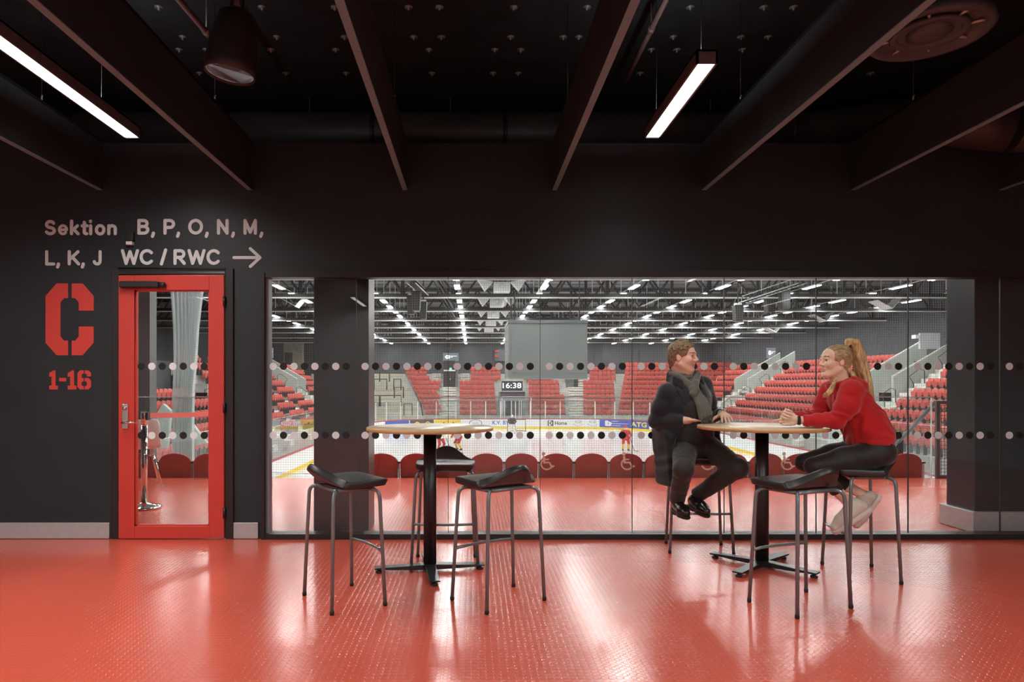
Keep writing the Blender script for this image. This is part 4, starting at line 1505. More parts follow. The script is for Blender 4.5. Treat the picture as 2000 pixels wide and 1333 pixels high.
def speaker(px, py, y, w, h, label):
    p = W(px, py, y)
    t = thing('hanging_loudspeaker', label, 'loudspeaker', (p.x, p.y, p.z))
    poly = [(-w / 2, 0), (-w / 2 * .75, -h), (w / 2 * .75, -h), (w / 2, 0)]
    bevel(MB().prism(poly, lambda u, v, q: Vector((p.x + u, p.y + q, p.z + v)), -.3, .3).build('cabinet', M['dark_plastic'], t), .03)
    MB().box(p.x - w * .3, p.x + w * .3, p.y - .32, p.y - .3, p.z - h * .85, p.z - h * .1).build('grille', M['truss'], t)
    MB().tube([(p.x, p.y, p.z), (p.x, p.y, 9.3)], .035, 6).build('hanger', M['truss'], t)
    MB().box(p.x - w * .35, p.x + w * .35, p.y - .1, p.y + .1, p.z, p.z + .12).build('bracket', M['tray'], t)


for px, py, y, w, h, l in [(803, 578, 40, .5, 1.1, 'black hanging loudspeaker of the cluster beside the dark column, outer one'), (813, 570, 39, .55, 1.1, 'black hanging loudspeaker of the cluster beside the dark column, middle one'), (827, 590, 41, .45, 1.05, 'black hanging loudspeaker of the cluster beside the dark column, lowest one'), (1441, 597, 40, .52, .95, 'black hanging loudspeaker above the man, alone on its hanger'), (1503, 577, 42, .58, 1.05, 'black hanging loudspeaker of the pair over the table, closer to the man'), (1531, 565, 41, .62, 1.25, 'black hanging loudspeaker of the pair over the table, closer to the woman'), (876, 664, 88, .8, 1.2, 'small black loudspeaker high over the exit portal')]:
    speaker(px, py, y, w, h, l)
# lighting rigs carrying the loudspeakers
def rig(a, b, label):
    t = thing('lighting_rig', label, 'rig', a)
    a, b = Vector(a), Vector(b)
    offs = [Vector((0, 0, 0)), Vector((.45, 0, 0)), Vector((.22, 0, .4))]
    for q in offs:
        MB().tube([a + q, b + q], .03, 6).build('rig_tube', M['tray'], t)
    mb = MB()
    k = 14
    for i in range(k):
        p0, p1 = a.lerp(b, i / k), a.lerp(b, (i + 1) / k)
        for u, v in ((0, 1), (1, 2), (2, 0)):
            mb.tube([p0 + offs[u], p1 + offs[v]], .018, 4)
    mb.build('rig_lattice', M['truss'], t)


rig(W(795, 553, 36), W(822, 577, 41), 'short lighting rig above the loudspeakers beside the dark column')
rig(W(1442, 592, 41), W(1560, 553, 38), 'sloping lighting rig above the loudspeakers over the table')

# hanging video cube
vc = thing('video_cube', 'large grey video cube hanging over the ice', 'scoreboard', (4.6, 42.8, 3))
x0, x1 = 2.16, 6.85
bevel(MB().box(x0, x1, 40.5, 45.2, 1.55, 4.85).build('cube_body', M['screen_grey'], vc), .03)
MB().box(x0 - .02, x1 + .02, 40.44, 45.25, 4.85, 5.02).build('top_frame', M['rail_grey'], vc)
MB().box(x0 + .18, x1 - .05, 40.47, 40.5, 1.9, 4.7).build('front_screen', M['screen_grey'], vc)
for x in (x0 + .4, x1 - .4):
    for y in (41, 44.8):
        MB().tube([(x, y, 5.02), (x, y, 9.2)], .04, 6).build('hanger', M['truss'], vc)

# lit screens on the hall walls
def screen(label, x0, x1, y0, y1, Y, lit, glyph=True):
    A, B = W(x0, y1, Y), W(x1, y0, Y)
    t = thing('wall_screen', label, 'screen', ((A.x + B.x) / 2, Y, A.z))
    o = MB().box(A.x, B.x, Y - .15, Y, A.z, B.z).build('panel', lit, t)
    if glyph:
        w, h = B.x - A.x, B.z - A.z
        mb = MB()
        f = lambda u, v, q: Vector((u, Y - .16 - q, v))
        text_mb(mb, 'G', A.x + w * .14, A.x + w * .42, A.z + h * .3, A.z + h * .72, f, .05, .01)
        mb.tube([(A.x + w * .4, Y - .17, A.z + h * .45), (A.x + w * .62, Y - .17, A.z + h * .5)], .14, 6, flat=.2)
        mb.tube([(A.x + w * .42, Y - .17, A.z + h * .62), (A.x + w * .88, Y - .17, A.z + h * .62)], .1, 6, flat=.2)
        mb.build('lit_logo', M['led_white'], o, fix=False)


screen('small lit screen with white logo above the exit portal', 865, 896, 690, 706, 94.5, M['led'])
screen('small lit screen with white logo on the hall wall between the people', 1497, 1514, 680, 700, 76, M['led'])
screen('small lit screen with white logo in the strip beside the glass wall frame', 526, 534, 680, 700, 76, M['led'])
screen('pale blank screen on the hall wall beside the skirted column', 1794, 1833, 651, 682, 42, mat('pale screen cloth', (.62, .64, .68), .6), False)
p = W(1784, 659, 42)
o = MB().box(p.x - .12, p.x + .12, 41.6, 42, p.z - .1, p.z + .12).build('wall_floodlight', M['white'])
tag(o, 'small white floodlight beside the pale blank screen', 'light')
sb = thing('score_panel', 'small dark score panel with red digits on the far hall wall', 'scoreboard', W(977, 705, 95))
A, B = W(966, 706, 95.5), W(986, 683, 95.5)
MB().box(A.x, B.x, 95.3, 95.92, A.z, B.z).build('panel', M['hall_wall'], sb)
for yy in (686, 696):
    q = W(970, yy, 95.3)
    MB().box(q.x - .25, q.x + .25, 95.26, 95.3, q.z - .1, q.z + .1).build('red_digits', M['led_red'], sb)
# beige panel at the far corner
bp = thing('wall_panel', 'beige wall panel with dark opening in the far hall corner', 'panel', W(573, 712, 95))
A, B = W(555, 712, 95.5), W(592, 666, 95.5)
MB().box(A.x, B.x, 95.3, 95.9, A.z - 1, B.z).build('panel_face', M['beige'], bp)
A, B = W(556, 714, 95.2), W(571, 689, 95.2)
MB().box(A.x, B.x, 95.2, 95.32, A.z - 1, B.z).build('dark_opening', M['hall_wall'], bp)

# safety net behind the near boards
yn = 12.85
sn = thing('safety_net', 'fine black safety net hanging behind the glass wall', 'net', (3, yn, -.6))
xa, xb, za, zb_ = W(516, 0, yn).x, W(1905, 0, yn).x, -1.4, 3.6
mb = MB()
t_ = .0014
for x in np.arange(xa, xb, .045):
    mb.add([(x - t_, yn, za), (x + t_, yn, za), (x + t_, yn, zb_), (x - t_, yn, zb_), (x, yn + .004, za), (x, yn + .004, zb_)], [(0, 1, 2, 3), (1, 4, 5, 2), (4, 0, 3, 5)])
for z in np.arange(za, zb_, .045):
    mb.add([(xa, yn, z - t_), (xb, yn, z - t_), (xb, yn, z + t_), (xa, yn, z + t_), (xa, yn + .004, z), (xb, yn + .004, z)], [(0, 1, 2, 3), (1, 4, 5, 2), (4, 0, 3, 5)])
mb.build('net_mesh', M['net'], sn, fix=False)
MB().tube([(xa, yn, zb_), (xb, yn, zb_)], .03, 8).build('top_rail', M['truss'], sn)

# ================================================================ PEOPLE
def V(*a):
    return np.array(a, dtype=np.float64)


class Field:
    """distance field on a voxel grid, meshed with surface nets"""

    def __init__(s, lo, hi, h):
        s.o, s.h = np.array(lo, float), h
        s.n = np.ceil((np.array(hi) - s.o) / h).astype(int) + 1
        s.F = np.full(s.n, 1.0, np.float32)

    def _win(s, lo, hi):
        a = np.clip(np.floor((np.array(lo) - s.o) / s.h).astype(int), 0, s.n - 1)
        b = np.clip(np.ceil((np.array(hi) - s.o) / s.h).astype(int) + 1, 1, s.n)
        sl = tuple(slice(a[i], b[i]) for i in range(3))
        g = np.meshgrid(*[s.o[i] + s.h * np.arange(a[i], b[i]) for i in range(3)], indexing='ij', sparse=True)
        return sl, g

    def _mix(s, sl, d, k, cut):
        A = s.F[sl]
        d = d.astype(np.float32)
        if cut:
            A, d = -A, d
        h = np.clip(.5 + .5 * (d - A) / k, 0, 1)
        r = d + (A - d) * h - k * h * (1 - h)
        s.F[sl] = -r if cut else r

    def cone(s, p0, p1, r0, r1, k=.01, cut=False, wr=0, wf=70, sq=None):
        p0, p1 = np.array(p0, float), np.array(p1, float)
        R = max(r0, r1) + k * 2 + s.h * 4 + wr
        sl, (x, y, z) = s._win(np.minimum(p0, p1) - R, np.maximum(p0, p1) + R)
        d = p1 - p0
        L2 = max(d @ d, 1e-12)
        t = np.clip(((x - p0[0]) * d[0] + (y - p0[1]) * d[1] + (z - p0[2]) * d[2]) / L2, 0, 1)
        dd = np.sqrt((x - p0[0] - t * d[0]) ** 2 + (y - p0[1] - t * d[1]) ** 2 + (z - p0[2] - t * d[2]) ** 2) - (r0 + (r1 - r0) * t)
        if wr:
            L = math.sqrt(L2)
            dd = dd + wr * np.sin(t * L * wf + 22 * (x - y) + 3 * np.sin(31 * z + 17 * x)) * np.sin(pi * t)
        s._mix(sl, dd, k, cut)
        return s

    def chain(s, pts, rs, k=.01, **kw):
        for i in range(len(pts) - 1):
            s.cone(pts[i], pts[i + 1], rs[i], rs[i + 1], k, **kw)
        return s

    def ell(s, c, r, R=None, k=.01, cut=False, wr=0):
        c, r = np.array(c, float), np.array(r, float)
        R = np.eye(3) if R is None else R
        ext = np.abs(R) @ r + k * 2 + s.h * 4
        sl, (x, y, z) = s._win(c - ext, c + ext)
        q = [(x - c[0]) * R[0, i] + (y - c[1]) * R[1, i] + (z - c[2]) * R[2, i] for i in range(3)]
        k0 = np.sqrt((q[0] / r[0]) ** 2 + (q[1] / r[1]) ** 2 + (q[2] / r[2]) ** 2)
        k1 = np.sqrt((q[0] / r[0] ** 2) ** 2 + (q[1] / r[1] ** 2) ** 2 + (q[2] / r[2] ** 2) ** 2)
        d = np.where(k1 > 1e-9, k0 * (k0 - 1) / np.maximum(k1, 1e-9), -r.min())
        if wr:
            d = d + wr * np.sin(55 * z + 25 * x + 4 * np.sin(28 * y + 20 * z)) 
        s._mix(sl, d, k, cut)
        return s

    def box(s, c, hs, R=None, rd=.01, k=.01, cut=False, wr=0):
        c, hs = np.array(c, float), np.array(hs, float)
        R = np.eye(3) if R is None else R
        ext = np.abs(R) @ hs + k * 2 + s.h * 4
        sl, (x, y, z) = s._win(c - ext, c + ext)
        q = [np.abs((x - c[0]) * R[0, i] + (y - c[1]) * R[1, i] + (z - c[2]) * R[2, i]) - (hs[i] - rd) for i in range(3)]
        d = np.sqrt(np.maximum(q[0], 0) ** 2 + np.maximum(q[1], 0) ** 2 + np.maximum(q[2], 0) ** 2) + np.minimum(np.maximum(q[0], np.maximum(q[1], q[2])), 0) - rd
        if wr:
            d = d + wr * np.sin(40 * x + 6 * np.sin(14 * z)) 
        s._mix(sl, d, k, cut)
        return s

    def mesh(s):
        F = s.F
        ins = F < 0
        a = ins[:-1] != ins[1:]
        lo, hi = ins, ins
        def red(A, op):
            A = op(A[:-1], A[1:])
            A = op(A[:, :-1], A[:, 1:])
            return op(A[:, :, :-1], A[:, :, 1:])
        act = red(ins, np.logical_or) & ~red(ins, np.logical_and)
        I, J, Kk = np.nonzero(act)
        idx = np.full(act.shape, -1, np.int64)
        idx[I, J, Kk] = np.arange(len(I))
        P = np.zeros((len(I), 3))
        cnt = np.zeros(len(I))
        cor = [(i, j, k) for i in (0, 1) for j in (0, 1) for k in (0, 1)]
        val = {c: F[I + c[0], J + c[1], Kk + c[2]].astype(float) for c in cor}
        for c in cor:
            for ax in range(3):
                if c[ax] == 0:
                    e = list(c)
                    e[ax] = 1
                    va, vb = val[c], val[tuple(e)]
                    m = (va < 0) != (vb < 0)
                    t = np.where(m, va / np.where(m, va - vb, 1), 0)
                    q = np.array(c, float)[None] + np.zeros((len(I), 1))
                    q[:, ax] += t
                    P += np.where(m[:, None], q, 0)
                    cnt += m
        P = P / cnt[:, None] + np.stack([I, J, Kk], 1)
        P = s.o + P * s.h
        quads = []
        for ax in range(3):
            b, c = (ax + 1) % 3, (ax + 2) % 3
            A = np.moveaxis(ins, ax, 0)
            m = np.moveaxis(A[:-1] != A[1:], 0, ax)
            sgn = ins[tuple(slice(0, -1) if i == ax else slice(None) for i in range(3))]
            g = np.argwhere(m)
            ok = np.all([(g[:, b] > 0), (g[:, c] > 0), (g[:, b] < act.shape[b]), (g[:, c] < act.shape[c])], axis=0)
            g = g[ok]
            def cell(db, dc):
                q = g.copy()
                q[:, b] -= db
                q[:, c] -= dc
                return idx[q[:, 0], q[:, 1], q[:, 2]]
            Q = np.stack([cell(1, 1), cell(0, 1), cell(0, 0), cell(1, 0)], 1)
            fl = ~sgn[g[:, 0], g[:, 1], g[:, 2]]
            Q[fl] = Q[fl][:, ::-1]
            quads.append(Q)
        return P, np.concatenate(quads)

    def build(s, name, mats, parent=None, pick=None, smooth=0):
        P, Q = s.mesh()
        if smooth:
            for _ in range(smooth):
                acc, n = np.zeros_like(P), np.zeros(len(P))
                for i in range(4):
                    a, b = Q[:, i], Q[:, (i + 1) % 4]
                    for ax in range(3):
                        acc[:, ax] += np.bincount(a, P[b, ax], len(P)) + np.bincount(b, P[a, ax], len(P))
                    n += np.bincount(a, minlength=len(P)) + np.bincount(b, minlength=len(P))
                P = P * .5 + .5 * acc / n[:, None]
        me = bpy.data.meshes.new(name)
        me.vertices.add(len(P))
        me.vertices.foreach_set('co', P.ravel())
        me.loops.add(Q.size)
        me.loops.foreach_set('vertex_index', Q.ravel().astype(np.int32))
        me.polygons.add(len(Q))
        me.polygons.foreach_set('loop_start', np.arange(0, Q.size, 4, dtype=np.int32))
        for m in mats if isinstance(mats, (list, tuple)) else [mats]:
            me.materials.append(m)
        if pick is not None:
            me.polygons.foreach_set('material_index', pick(P[Q].mean(1)).astype(np.int32))
        me.polygons.foreach_set('use_smooth', np.ones(len(Q), bool))
        me.update(calc_edges=True)
        me.validate()
        return link(name, me, parent)


def frame(f, up=(0, 0, 1)):
    """columns: forward, person's left, up"""
    f = np.array(f, float)
    f /= np.linalg.norm(f)
    l = np.cross(np.array(up, float), f)
    l /= np.linalg.norm(l)
    return np.stack([f, l, np.cross(f, l)], 1)


def hand(fd, wrist, f, n, side, curl, sc=1.0, thumb=(.55, .75, -.25), spread=.0, tcurl=.3):
    """palm and five jointed fingers; f along the fingers, n out of the back of the hand"""
    f = np.array(f, float)
    f /= np.linalg.norm(f)
    n = np.array(n, float)
    n -= f * (n @ f)
    n /= np.linalg.norm(n)
    t = np.cross(n, f) * side            # towards the thumb
    w = np.array(wrist, float)
    R = np.stack([f, t, n], 1)
    fd.ell(w + f * .05 * sc, np.array((.052, .040, .0155)) * sc, R, k=.012)
    fd.cone(w - f * .03 * sc, w + f * .03 * sc, .0255 * sc, .026 * sc, .012)
    fd.ell(w + (f * .034 + t * .024 - n * .006) * sc, np.array((.03, .02, .015)) * sc, R, k=.012)
    for i, (off, ln, rr) in enumerate(((.029, .074, .0088), (.010, .082, .009), (-.0095, .076, .0087), (-.028, .060, .0078))):
        p = w + (f * (.088 - .004 * abs(i - 1)) + t * off) * sc
        a = 0.0
        ca = curl[i] if isinstance(curl[i], (list, tuple)) else (curl[i],) * 3
        sp = spread * (1.5 - i)
        for j, fr in enumerate((.46, .31, .23)):
            a += ca[j]
            d = (f * cos(a) - n * sin(a)) + t * sp
            d /= np.linalg.norm(d)
            q = p + d * ln * fr * sc
            fd.cone(p, q, rr * sc * (1 - .08 * j), rr * sc * (.92 - .08 * j), .0045)
            p = q
    p = w + (f * .022 + t * .03 - n * .004) * sc
    td = f * thumb[0] + t * thumb[1] + n * thumb[2]
    td /= np.linalg.norm(td)
    for j, ln in enumerate((.036, .03, .026)):
        d = td * cos(tcurl * j) + (f - n * .4) / 1.08 * sin(tcurl * j)
        d /= np.linalg.norm(d)
        q = p + d * ln * sc
        fd.cone(p, q, (.0125 - .0015 * j) * sc, (.0112 - .0015 * j) * sc, .006)
        p = q
    return w


def head(fd, c, R, s=1.0, jaw=1.0, fem=0.0):
    P = lambda x, y, z: c + R @ (np.array((x, y, z)) * s)
    r = lambda *a: np.array(a) * s
    fd.ell(P(-.016, 0, .03), r(.098, .078, .09), R, .015)
    fd.ell(P(.03, 0, -.035), r(.062, .06 * jaw, .082), R, .02)
    fd.ell(P(.042, 0, .045), r(.047, .06, .05), R, .02)
    for y in (-1, 1):
        fd.cone(P(-.008, y * .054 * jaw, -.055), P(.062, y * .02, -.1), .02 * s, .018 * s, .022)
        fd.ell(P(.062, y * .036, -.022), r(.03, .026, .03), R, .016)
    fd.ell(P(.07, 0, -.1), r(.024, .024, .02), R, .016)
    fd.cone(P(.086 - .004 * fem, -.034, .03), P(.086 - .004 * fem, .034, .03), .012 * s, .012 * s, .014)
    for y in (-1, 1):
        fd.ell(P(.1, y * .032, .008), r(.015, .019, .012), R, .014, cut=True)
    for y in (-1, 1):
        fd.ell(P(.0835, y * .032, .0165), r(.012, .0185, .0065), R, .004)
    fd.cone(P(.09, 0, .018), P(.112 - .004 * fem, 0, -.022 - .002 * fem), (.0085 - .001 * fem) * s, (.0125 - .0025 * fem) * s, .012)
    for y in (-1, 1):
        fd.ell(P(.099, y * .0125, -.03), r(.011, .009 - .002 * fem, .009 - .002 * fem), R, .006)
    fd.ell(P(.0865, 0, -.0575), r(.0115, .023, .007), R, .006)
    fd.ell(P(.085, 0, -.0705), r(.0115, .019, .008), R, .006)
    fd.cone(P(.1, -.02, -.064), P(.1, .02, -.064), .002 * s, .002 * s, .004, cut=True)
    for y in (-1, 1):
        Re = R @ np.array(Matrix.Rotation(y * -.35, 3, 'Z'))
        fd.ell(P(-.008, y * (.079 - .003 * fem), -.008), r(.0185, .0085, .029) * (1 - .18 * fem), Re, .006)
        fd.ell(P(-.003, y * .0885, -.003), r(.010, .006, .018), Re, .004, cut=True)
    return P


skin_m = mat('fair skin', (.8, .5, .38), .5, spec=.35, noise=.04, nscale=30)
lip_m = mat('lip skin', (.66, .33, .27), .45)
skin_w = mat('light skin', (.86, .6, .45), .5, spec=.35, noise=.03, nscale=30)
lip_w = mat('pink lips', (.72, .36, .31), .45)
brow_m = mat('brown brow hair', (.2, .12, .06), .7)
brow_w = mat('blond brow hair', (.34, .2, .1), .7)
eye_m = mat('eye white', (.7, .68, .66), .25)
iris_m = mat('grey blue iris', (.09, .12, .14), .2)


def eyes(P, R, s, parent):
    for y in (-1, 1):
        c = P(.0765, y * .032, .0065)
        mb = MB()
        Mr = Matrix([list(R[i]) for i in range(3)])
        prof = [(.0125 * s * sin(a), .0125 * s * cos(a)) for a in np.linspace(0, pi, 12)]
        RX = Mr @ Matrix.Rotation(pi / 2, 3, 'Y')
        mb.lathe(prof[3:], c, 16, 0, M=RX)
        mb.lathe(prof[:4], c, 16, 1, M=RX)
        mb.build('eye', [eye_m, iris_m], parent)


def facepick(c, R, s):
    """skin, lips, brows by place on the head"""
    def f(X):
        q = (X - c) @ R / s
        m = np.zeros(len(X), int)
        lip = (q[:, 0] > .08) & (np.abs(q[:, 1]) < .024 - .25 * np.abs(q[:, 2] + .064)) & (q[:, 2] < -.0525) & (q[:, 2] > -.0775)
        m[lip] = 1
        zb = .0345 - 9 * (np.abs(q[:, 1]) - .03) ** 2
        br = (q[:, 0] > .05) & (np.abs(q[:, 1]) > .012) & (np.abs(q[:, 1]) < .05) & (np.abs(q[:, 2] - zb) < .0042)
        m[br] = 2
        return m
    return f


def strand_mat(name, c0, c1, scale, rough=.5):
    m = mat(name, c0, rough)
    nt = m.node_tree
    tc = nt.nodes.new('ShaderNodeTexCoord')
    mp = nt.nodes.new('ShaderNodeMapping')
    mp.inputs['Scale'].default_value = scale
    n = nt.nodes.new('ShaderNodeTexNoise')
    n.inputs['Scale'].default_value = 1.0
    n.inputs['Detail'].default_value = 5
    n.inputs['Distortion'].default_value = .6
    cr = nt.nodes.new('ShaderNodeValToRGB')
    cr.color_ramp.elements[0].position = .35
    cr.color_ramp.elements[0].color = (*c1, 1)
    cr.color_ramp.elements[1].position = .65
    cr.color_ramp.elements[1].color = (*c0, 1)
    bp = nt.nodes.new('ShaderNodeBump')
    bp.inputs['Strength'].default_value = .7
    bp.inputs['Distance'].default_value = .006
    L = nt.links.new
    L(tc.outputs['Object'], mp.inputs['Vector'])
    L(mp.outputs[0], n.inputs['Vector'])
    L(n.outputs['Fac'], cr.inputs[0])
    L(cr.outputs[0], nt.nodes['Principled BSDF'].inputs['Base Color'])
    L(n.outputs['Fac'], bp.inputs['Height'])
    L(bp.outputs[0], nt.nodes['Principled BSDF'].inputs['Normal'])
    return m


# ---------------------------------------------------------------- the man
def man():
    root = (1.66, 5.12, .70)
    # torso frame: e1 his left, e2 forward, e3 up the spine
    e2 = V(.36, -.933, 0)
    e3 = V(-.155, -.09, 1.0)
    e3 /= np.linalg.norm(e3)
    e1 = np.cross(e3, e2) * -1
    e1 /= np.linalg.norm(e1)
    e1 = e1 if e1[0] > 0 else -e1
    e2 = np.cross(e1, e3)
    e2 = e2 if e2[1] < 0 else -e2
    b0 = np.array(root)
    T = lambda u, v, w: b0 + e1 * u + e2 * v + e3 * w
    RT = np.stack([e1, e2, e3], 1)
    hc = V(1.553, 5.03, 1.447)
    Rh = frame((.82, -.57, -.03))
    shR, shL = T(-.172, .01, .525), T(.172, .01, .52)
    elR, wrR = V(1.362, 5.06, .972), V(1.535, 4.945, .985)
    elL, wrL = V(1.848, 5.26, 1.0), V(1.868, 5.10, 1.022)
    hipR, knR, anR = T(-.09, .03, .085), V(1.468, 4.745, .655), V(1.498, 4.985, .40)
    hipL, knL, anL = T(.09, .03, .085), V(1.85, 4.755, .66), V(1.655, 5.02, .43)

    # ---- body: head, neck, hands and the figure under the clothes, one surface
    fd = Field((1.2, 4.6, .28), (2.05, 5.42, 1.62), .0032)
    fd.chain([T(0, -.01, .06), T(0, 0, .25), T(0, .0, .42), T(0, -.01, .54)], [.11, .105, .115, .07], .03)
    fd.cone(shR, shL, .05, .05, .03)
    P = head(fd, hc, Rh, .93, 1.1)
    fd.cone(T(-.005, -.01, .55), P(-.028, 0, -.05), .062, .06, .02)
    fd.cone(P(.02, 0, -.085), T(0, .03, .56), .045, .05, .025)
    for a, b, c in ((shR, elR, wrR), (shL, elL, wrL)):
        fd.chain([a, b, c], [.042, .036, .026], .012)
    for a, b, c in ((hipR, knR, anR), (hipL, knL, anL)):
        fd.chain([a, b, c], [.065, .045, .034], .015)
    hand(fd, wrR, (1, -.02, -.03), (.0, .12, 1), 1, [(.02, .06, .06), (.05, .05, .05), (.06, .06, .06), (.08, .08, .08)], 1.02, (.75, .55, -.15), .02)
    hand(fd, wrL + V(0, -.012, .0), (-.12, -.93, -.08), (-.1, -.15, 1), -1, [(.25, .35, .3), (.3, .35, .3), (.32, .35, .3), (.35, .3, .3)], 1.0, (.35, .9, -.35), .09)
    body = fd.build('person', [skin_m, lip_m, brow_m], None, facepick(hc, Rh, .93), 1)
    tag(body, 'man in dark overcoat and grey scarf seated at the table, looking sideways', 'person')
    eyes(P, Rh, .93, body)

    # ---- hair
    hm = strand_mat('short brown hair', (.34, .24, .14), (.12, .075, .04), (130, 130, 60), .55)
    fd = Field(hc - .2, hc + .2, .003)
    Ph = lambda x, y, z: hc + Rh @ (np.array((x, y, z)) * .93)
    fd.ell(Ph(-.018, 0, .042), np.array((.107, .0875, .093)) * .93, Rh, .01)
    fd.ell(Ph(-.055, 0, -.01), np.array((.066, .074, .09)) * .93, Rh, .02)
    fd.ell(Ph(.112, 0, .0), np.array((.068, .12, .082)) * .93, Rh, .008, cut=True)
    fd.ell(Ph(.06, 0, -.07), np.array((.098, .2, .076)) * .93, Rh, .008, cut=True)
    fd.ell(Ph(0, 0, -.16), np.array((.2, .2, .085)) * .93, Rh, .01, cut=True)
    rnd = random.Random(4)
    for i in range(150):
        th, ph = rnd.uniform(-2.3, 2.3), rnd.uniform(.1, 1.45)
        d = V(cos(th) * cos(ph), sin(th) * cos(ph), sin(ph))
        p = V(-.018, 0, .042) + d * V(.104, .084, .09)
        if p[0] > .06 and p[2] < .082 or (p[0] > .0 and p[2] < .045):
            continue
        q = p + V(.014, rnd.uniform(-.012, .012), rnd.uniform(-.004, .012))
        fd.cone(Ph(*p), Ph(*q), .008, .004, .006)
    fd.build('hair', hm, body, None, 1)

    # ---- sweater
    sw = mat('charcoal sweater', (.022, .026, .026), .85, sheen=.3, bump=.1, bscale=250)
    fd = Field((1.3, 4.85, .66), (1.95, 5.35, 1.34), .0045)
    fd.chain([T(0, 0, .07), T(0, .015, .25), T(0, .02, .41), T(0, 0, .53)], [.138, .142, .15, .085], .04, wr=.003)
    fd.ell(T(0, .035, .2), (.16, .135, .17), RT, .03, wr=.002)
    fd.build('sweater', sw, body, None, 1)

    # ---- overcoat
    cm = mat('navy black wool overcoat', (.02, .0225, .028), .9, spec=.2, sheen=.4, noise=.12, nscale=60, bump=.12, bscale=420)
    fd = Field((1.24, 4.75, .45), (2.03, 5.45, 1.42), .0042)
    fd.ell(T(0, -.01, .10), (.195, .155, .15), RT, .03)
    fd.ell(T(0, .0, .27), (.188, .152, .19), RT, .03, wr=.002)
    fd.ell(T(0, .005, .42), (.198, .148, .17), RT, .03)
    fd.cone(T(-.15, .0, .52), T(.15, .0, .52), .066, .066, .045)
    fd.cone(T(-.06, -.01, .585), T(.06, -.01, .585), .06, .06, .03)
    fd.chain([shR, shR * .5 + elR * .5 + V(-.004, 0, 0), elR], [.064, .062, .056], .03, wr=.0016, wf=60)
    fd.chain([elR, elR * .5 + wrR * .5, wrR - V(.02, -.01, .0)], [.057, .05, .043], .012, wr=.002, wf=90)
    fd.chain([shL, shL * .5 + elL * .5, elL], [.062, .058, .054], .03, wr=.002, wf=60)
    fd.chain([elL, wrL + V(-.002, .03, 0)], [.054, .041], .012, wr=.002, wf=90)
    # skirts of the coat
    Rs = np.array(Matrix.Rotation(radians(22), 3, 'Z')) @ np.array(Matrix.Rotation(radians(-6), 3, 'Y'))
    fd.chain([T(-.14, 0, .3), (1.452, 5.09, .80)], [.09, .07], .04)
    fd.box((1.447, 5.075, .71), (.055, .10, .215), Rs, .03, .035, wr=.004)
    fd.box((1.83, 5.17, .80), (.035, .10, .13), np.array(Matrix.Rotation(radians(-10), 3, 'Y')), .03, .03, wr=.003)
    whole = fd.F.copy()

    def surf(u, w, lift=.003):
        """point on the coat's front at (u, w) of the torso frame"""
        for v in np.arange(.3, .0, -.002):
            p = T(u, v, w)
            i = np.floor((p - fd.o) / fd.h).astype(int)
            if (i >= 0).all() and (i < fd.n).all() and whole[tuple(i)] < 0:
                return T(u, v + lift, w)
        return T(u, .06 + lift, w)
    # open front
    fd.chain([T(-.01, .17, .66), T(-.005, .19, .48), T(.0, .2, .3), T(-.01, .2, .1), T(-.01, .22, -.1)], [.055, .065, .08, .1, .15], .008, cut=True)
    fd.cone(T(.0, .02, .6), T(.0, .02, .75), .06, .075, .012, cut=True)
    fd.chain([hipR + V(.02, -.05, .04), knR + V(0, 0, .06)], [.1, .1], .015, cut=True)
    fd.chain([hipL + V(-.02, -.05, .03), knL + V(0, 0, .06)], [.1, .12], .015, cut=True)
    # carve the cuffs so that the wrists come out
    fd.cone(wrR + V(.012, -.008, 0), wrR + V(.06, -.01, 0), .034, .034, .006, cut=True)
    coat = fd.build('overcoat', cm, body, None, 2)
    # lapels: folded cloth lying on the chest; collar round the neck
    for sg, name in ((-1, 'lapel'), (1, 'lapel')):
        rows = [(.585, .052, .085), (.56, .05, .118), (.535, .05, .135), (.525, .05, .128), (.50, .05, .122), (.44, .052, .115), (.38, .056, .104), (.32, .06, .088), (.27, .066, .074)]
        vs, k = [], 6
        for w, ua, ub in rows:
            for j in range(k):
                q = j / (k - 1)
                vs.append(surf(sg * (ua + (ub - ua) * q) - .006, w, .012 - .003 * q + .004 * sin(pi * q)))
        mb = MB().add(vs, [(i * k + j, i * k + j + 1, (i + 1) * k + j + 1, (i + 1) * k + j) for i in range(len(rows) - 1) for j in range(k - 1)], 0, True)
        lo_ = mb.build(name, cm, coat)
        mo = lo_.modifiers.new('thickness', 'SOLIDIFY')
        mo.thickness = .007
        mo.offset = 0
        mo = lo_.modifiers.new('round', 'SUBSURF')
        mo.levels = mo.render_levels = 2
    fd = Field((1.3, 4.8, 1.15), (1.9, 5.35, 1.45), .0035)
    pts = [T(-.088, .09, .572), T(-.112, .04, .6), T(-.1, -.035, .625), T(-.04, -.08, .638), T(.04, -.08, .638), T(.098, -.035, .625), T(.108, .04, .6), T(.085, .09, .572)]
    for dz, r_, o_ in ((0, .0145, 0.002), (.024, .011, 0), (-.022, .015, .006)):
        fd.chain([p + e3 * dz + (p - T(0, 0, .6)) / np.linalg.norm(p - T(0, 0, .6)) * o_ for p in pts], [r_] * len(pts), .014)
    fd.build('collar', cm, coat, None, 2)
    MB().lathe([(0, .004), (.009, .003), (.011, 0)], tuple(V(1.478, 4.955, .80)), 14, axis='y').build('coat_button', M['dark_plastic'], coat)

    # ---- scarf
    sm_ = mat('grey green wool scarf', (.115, .12, .1), .95, sheen=.4, noise=.12, nscale=120, bump=.3, bscale=320)
    fd = Field((1.3, 4.72, .9), (1.85, 5.25, 1.45), .0034)
    loop = []
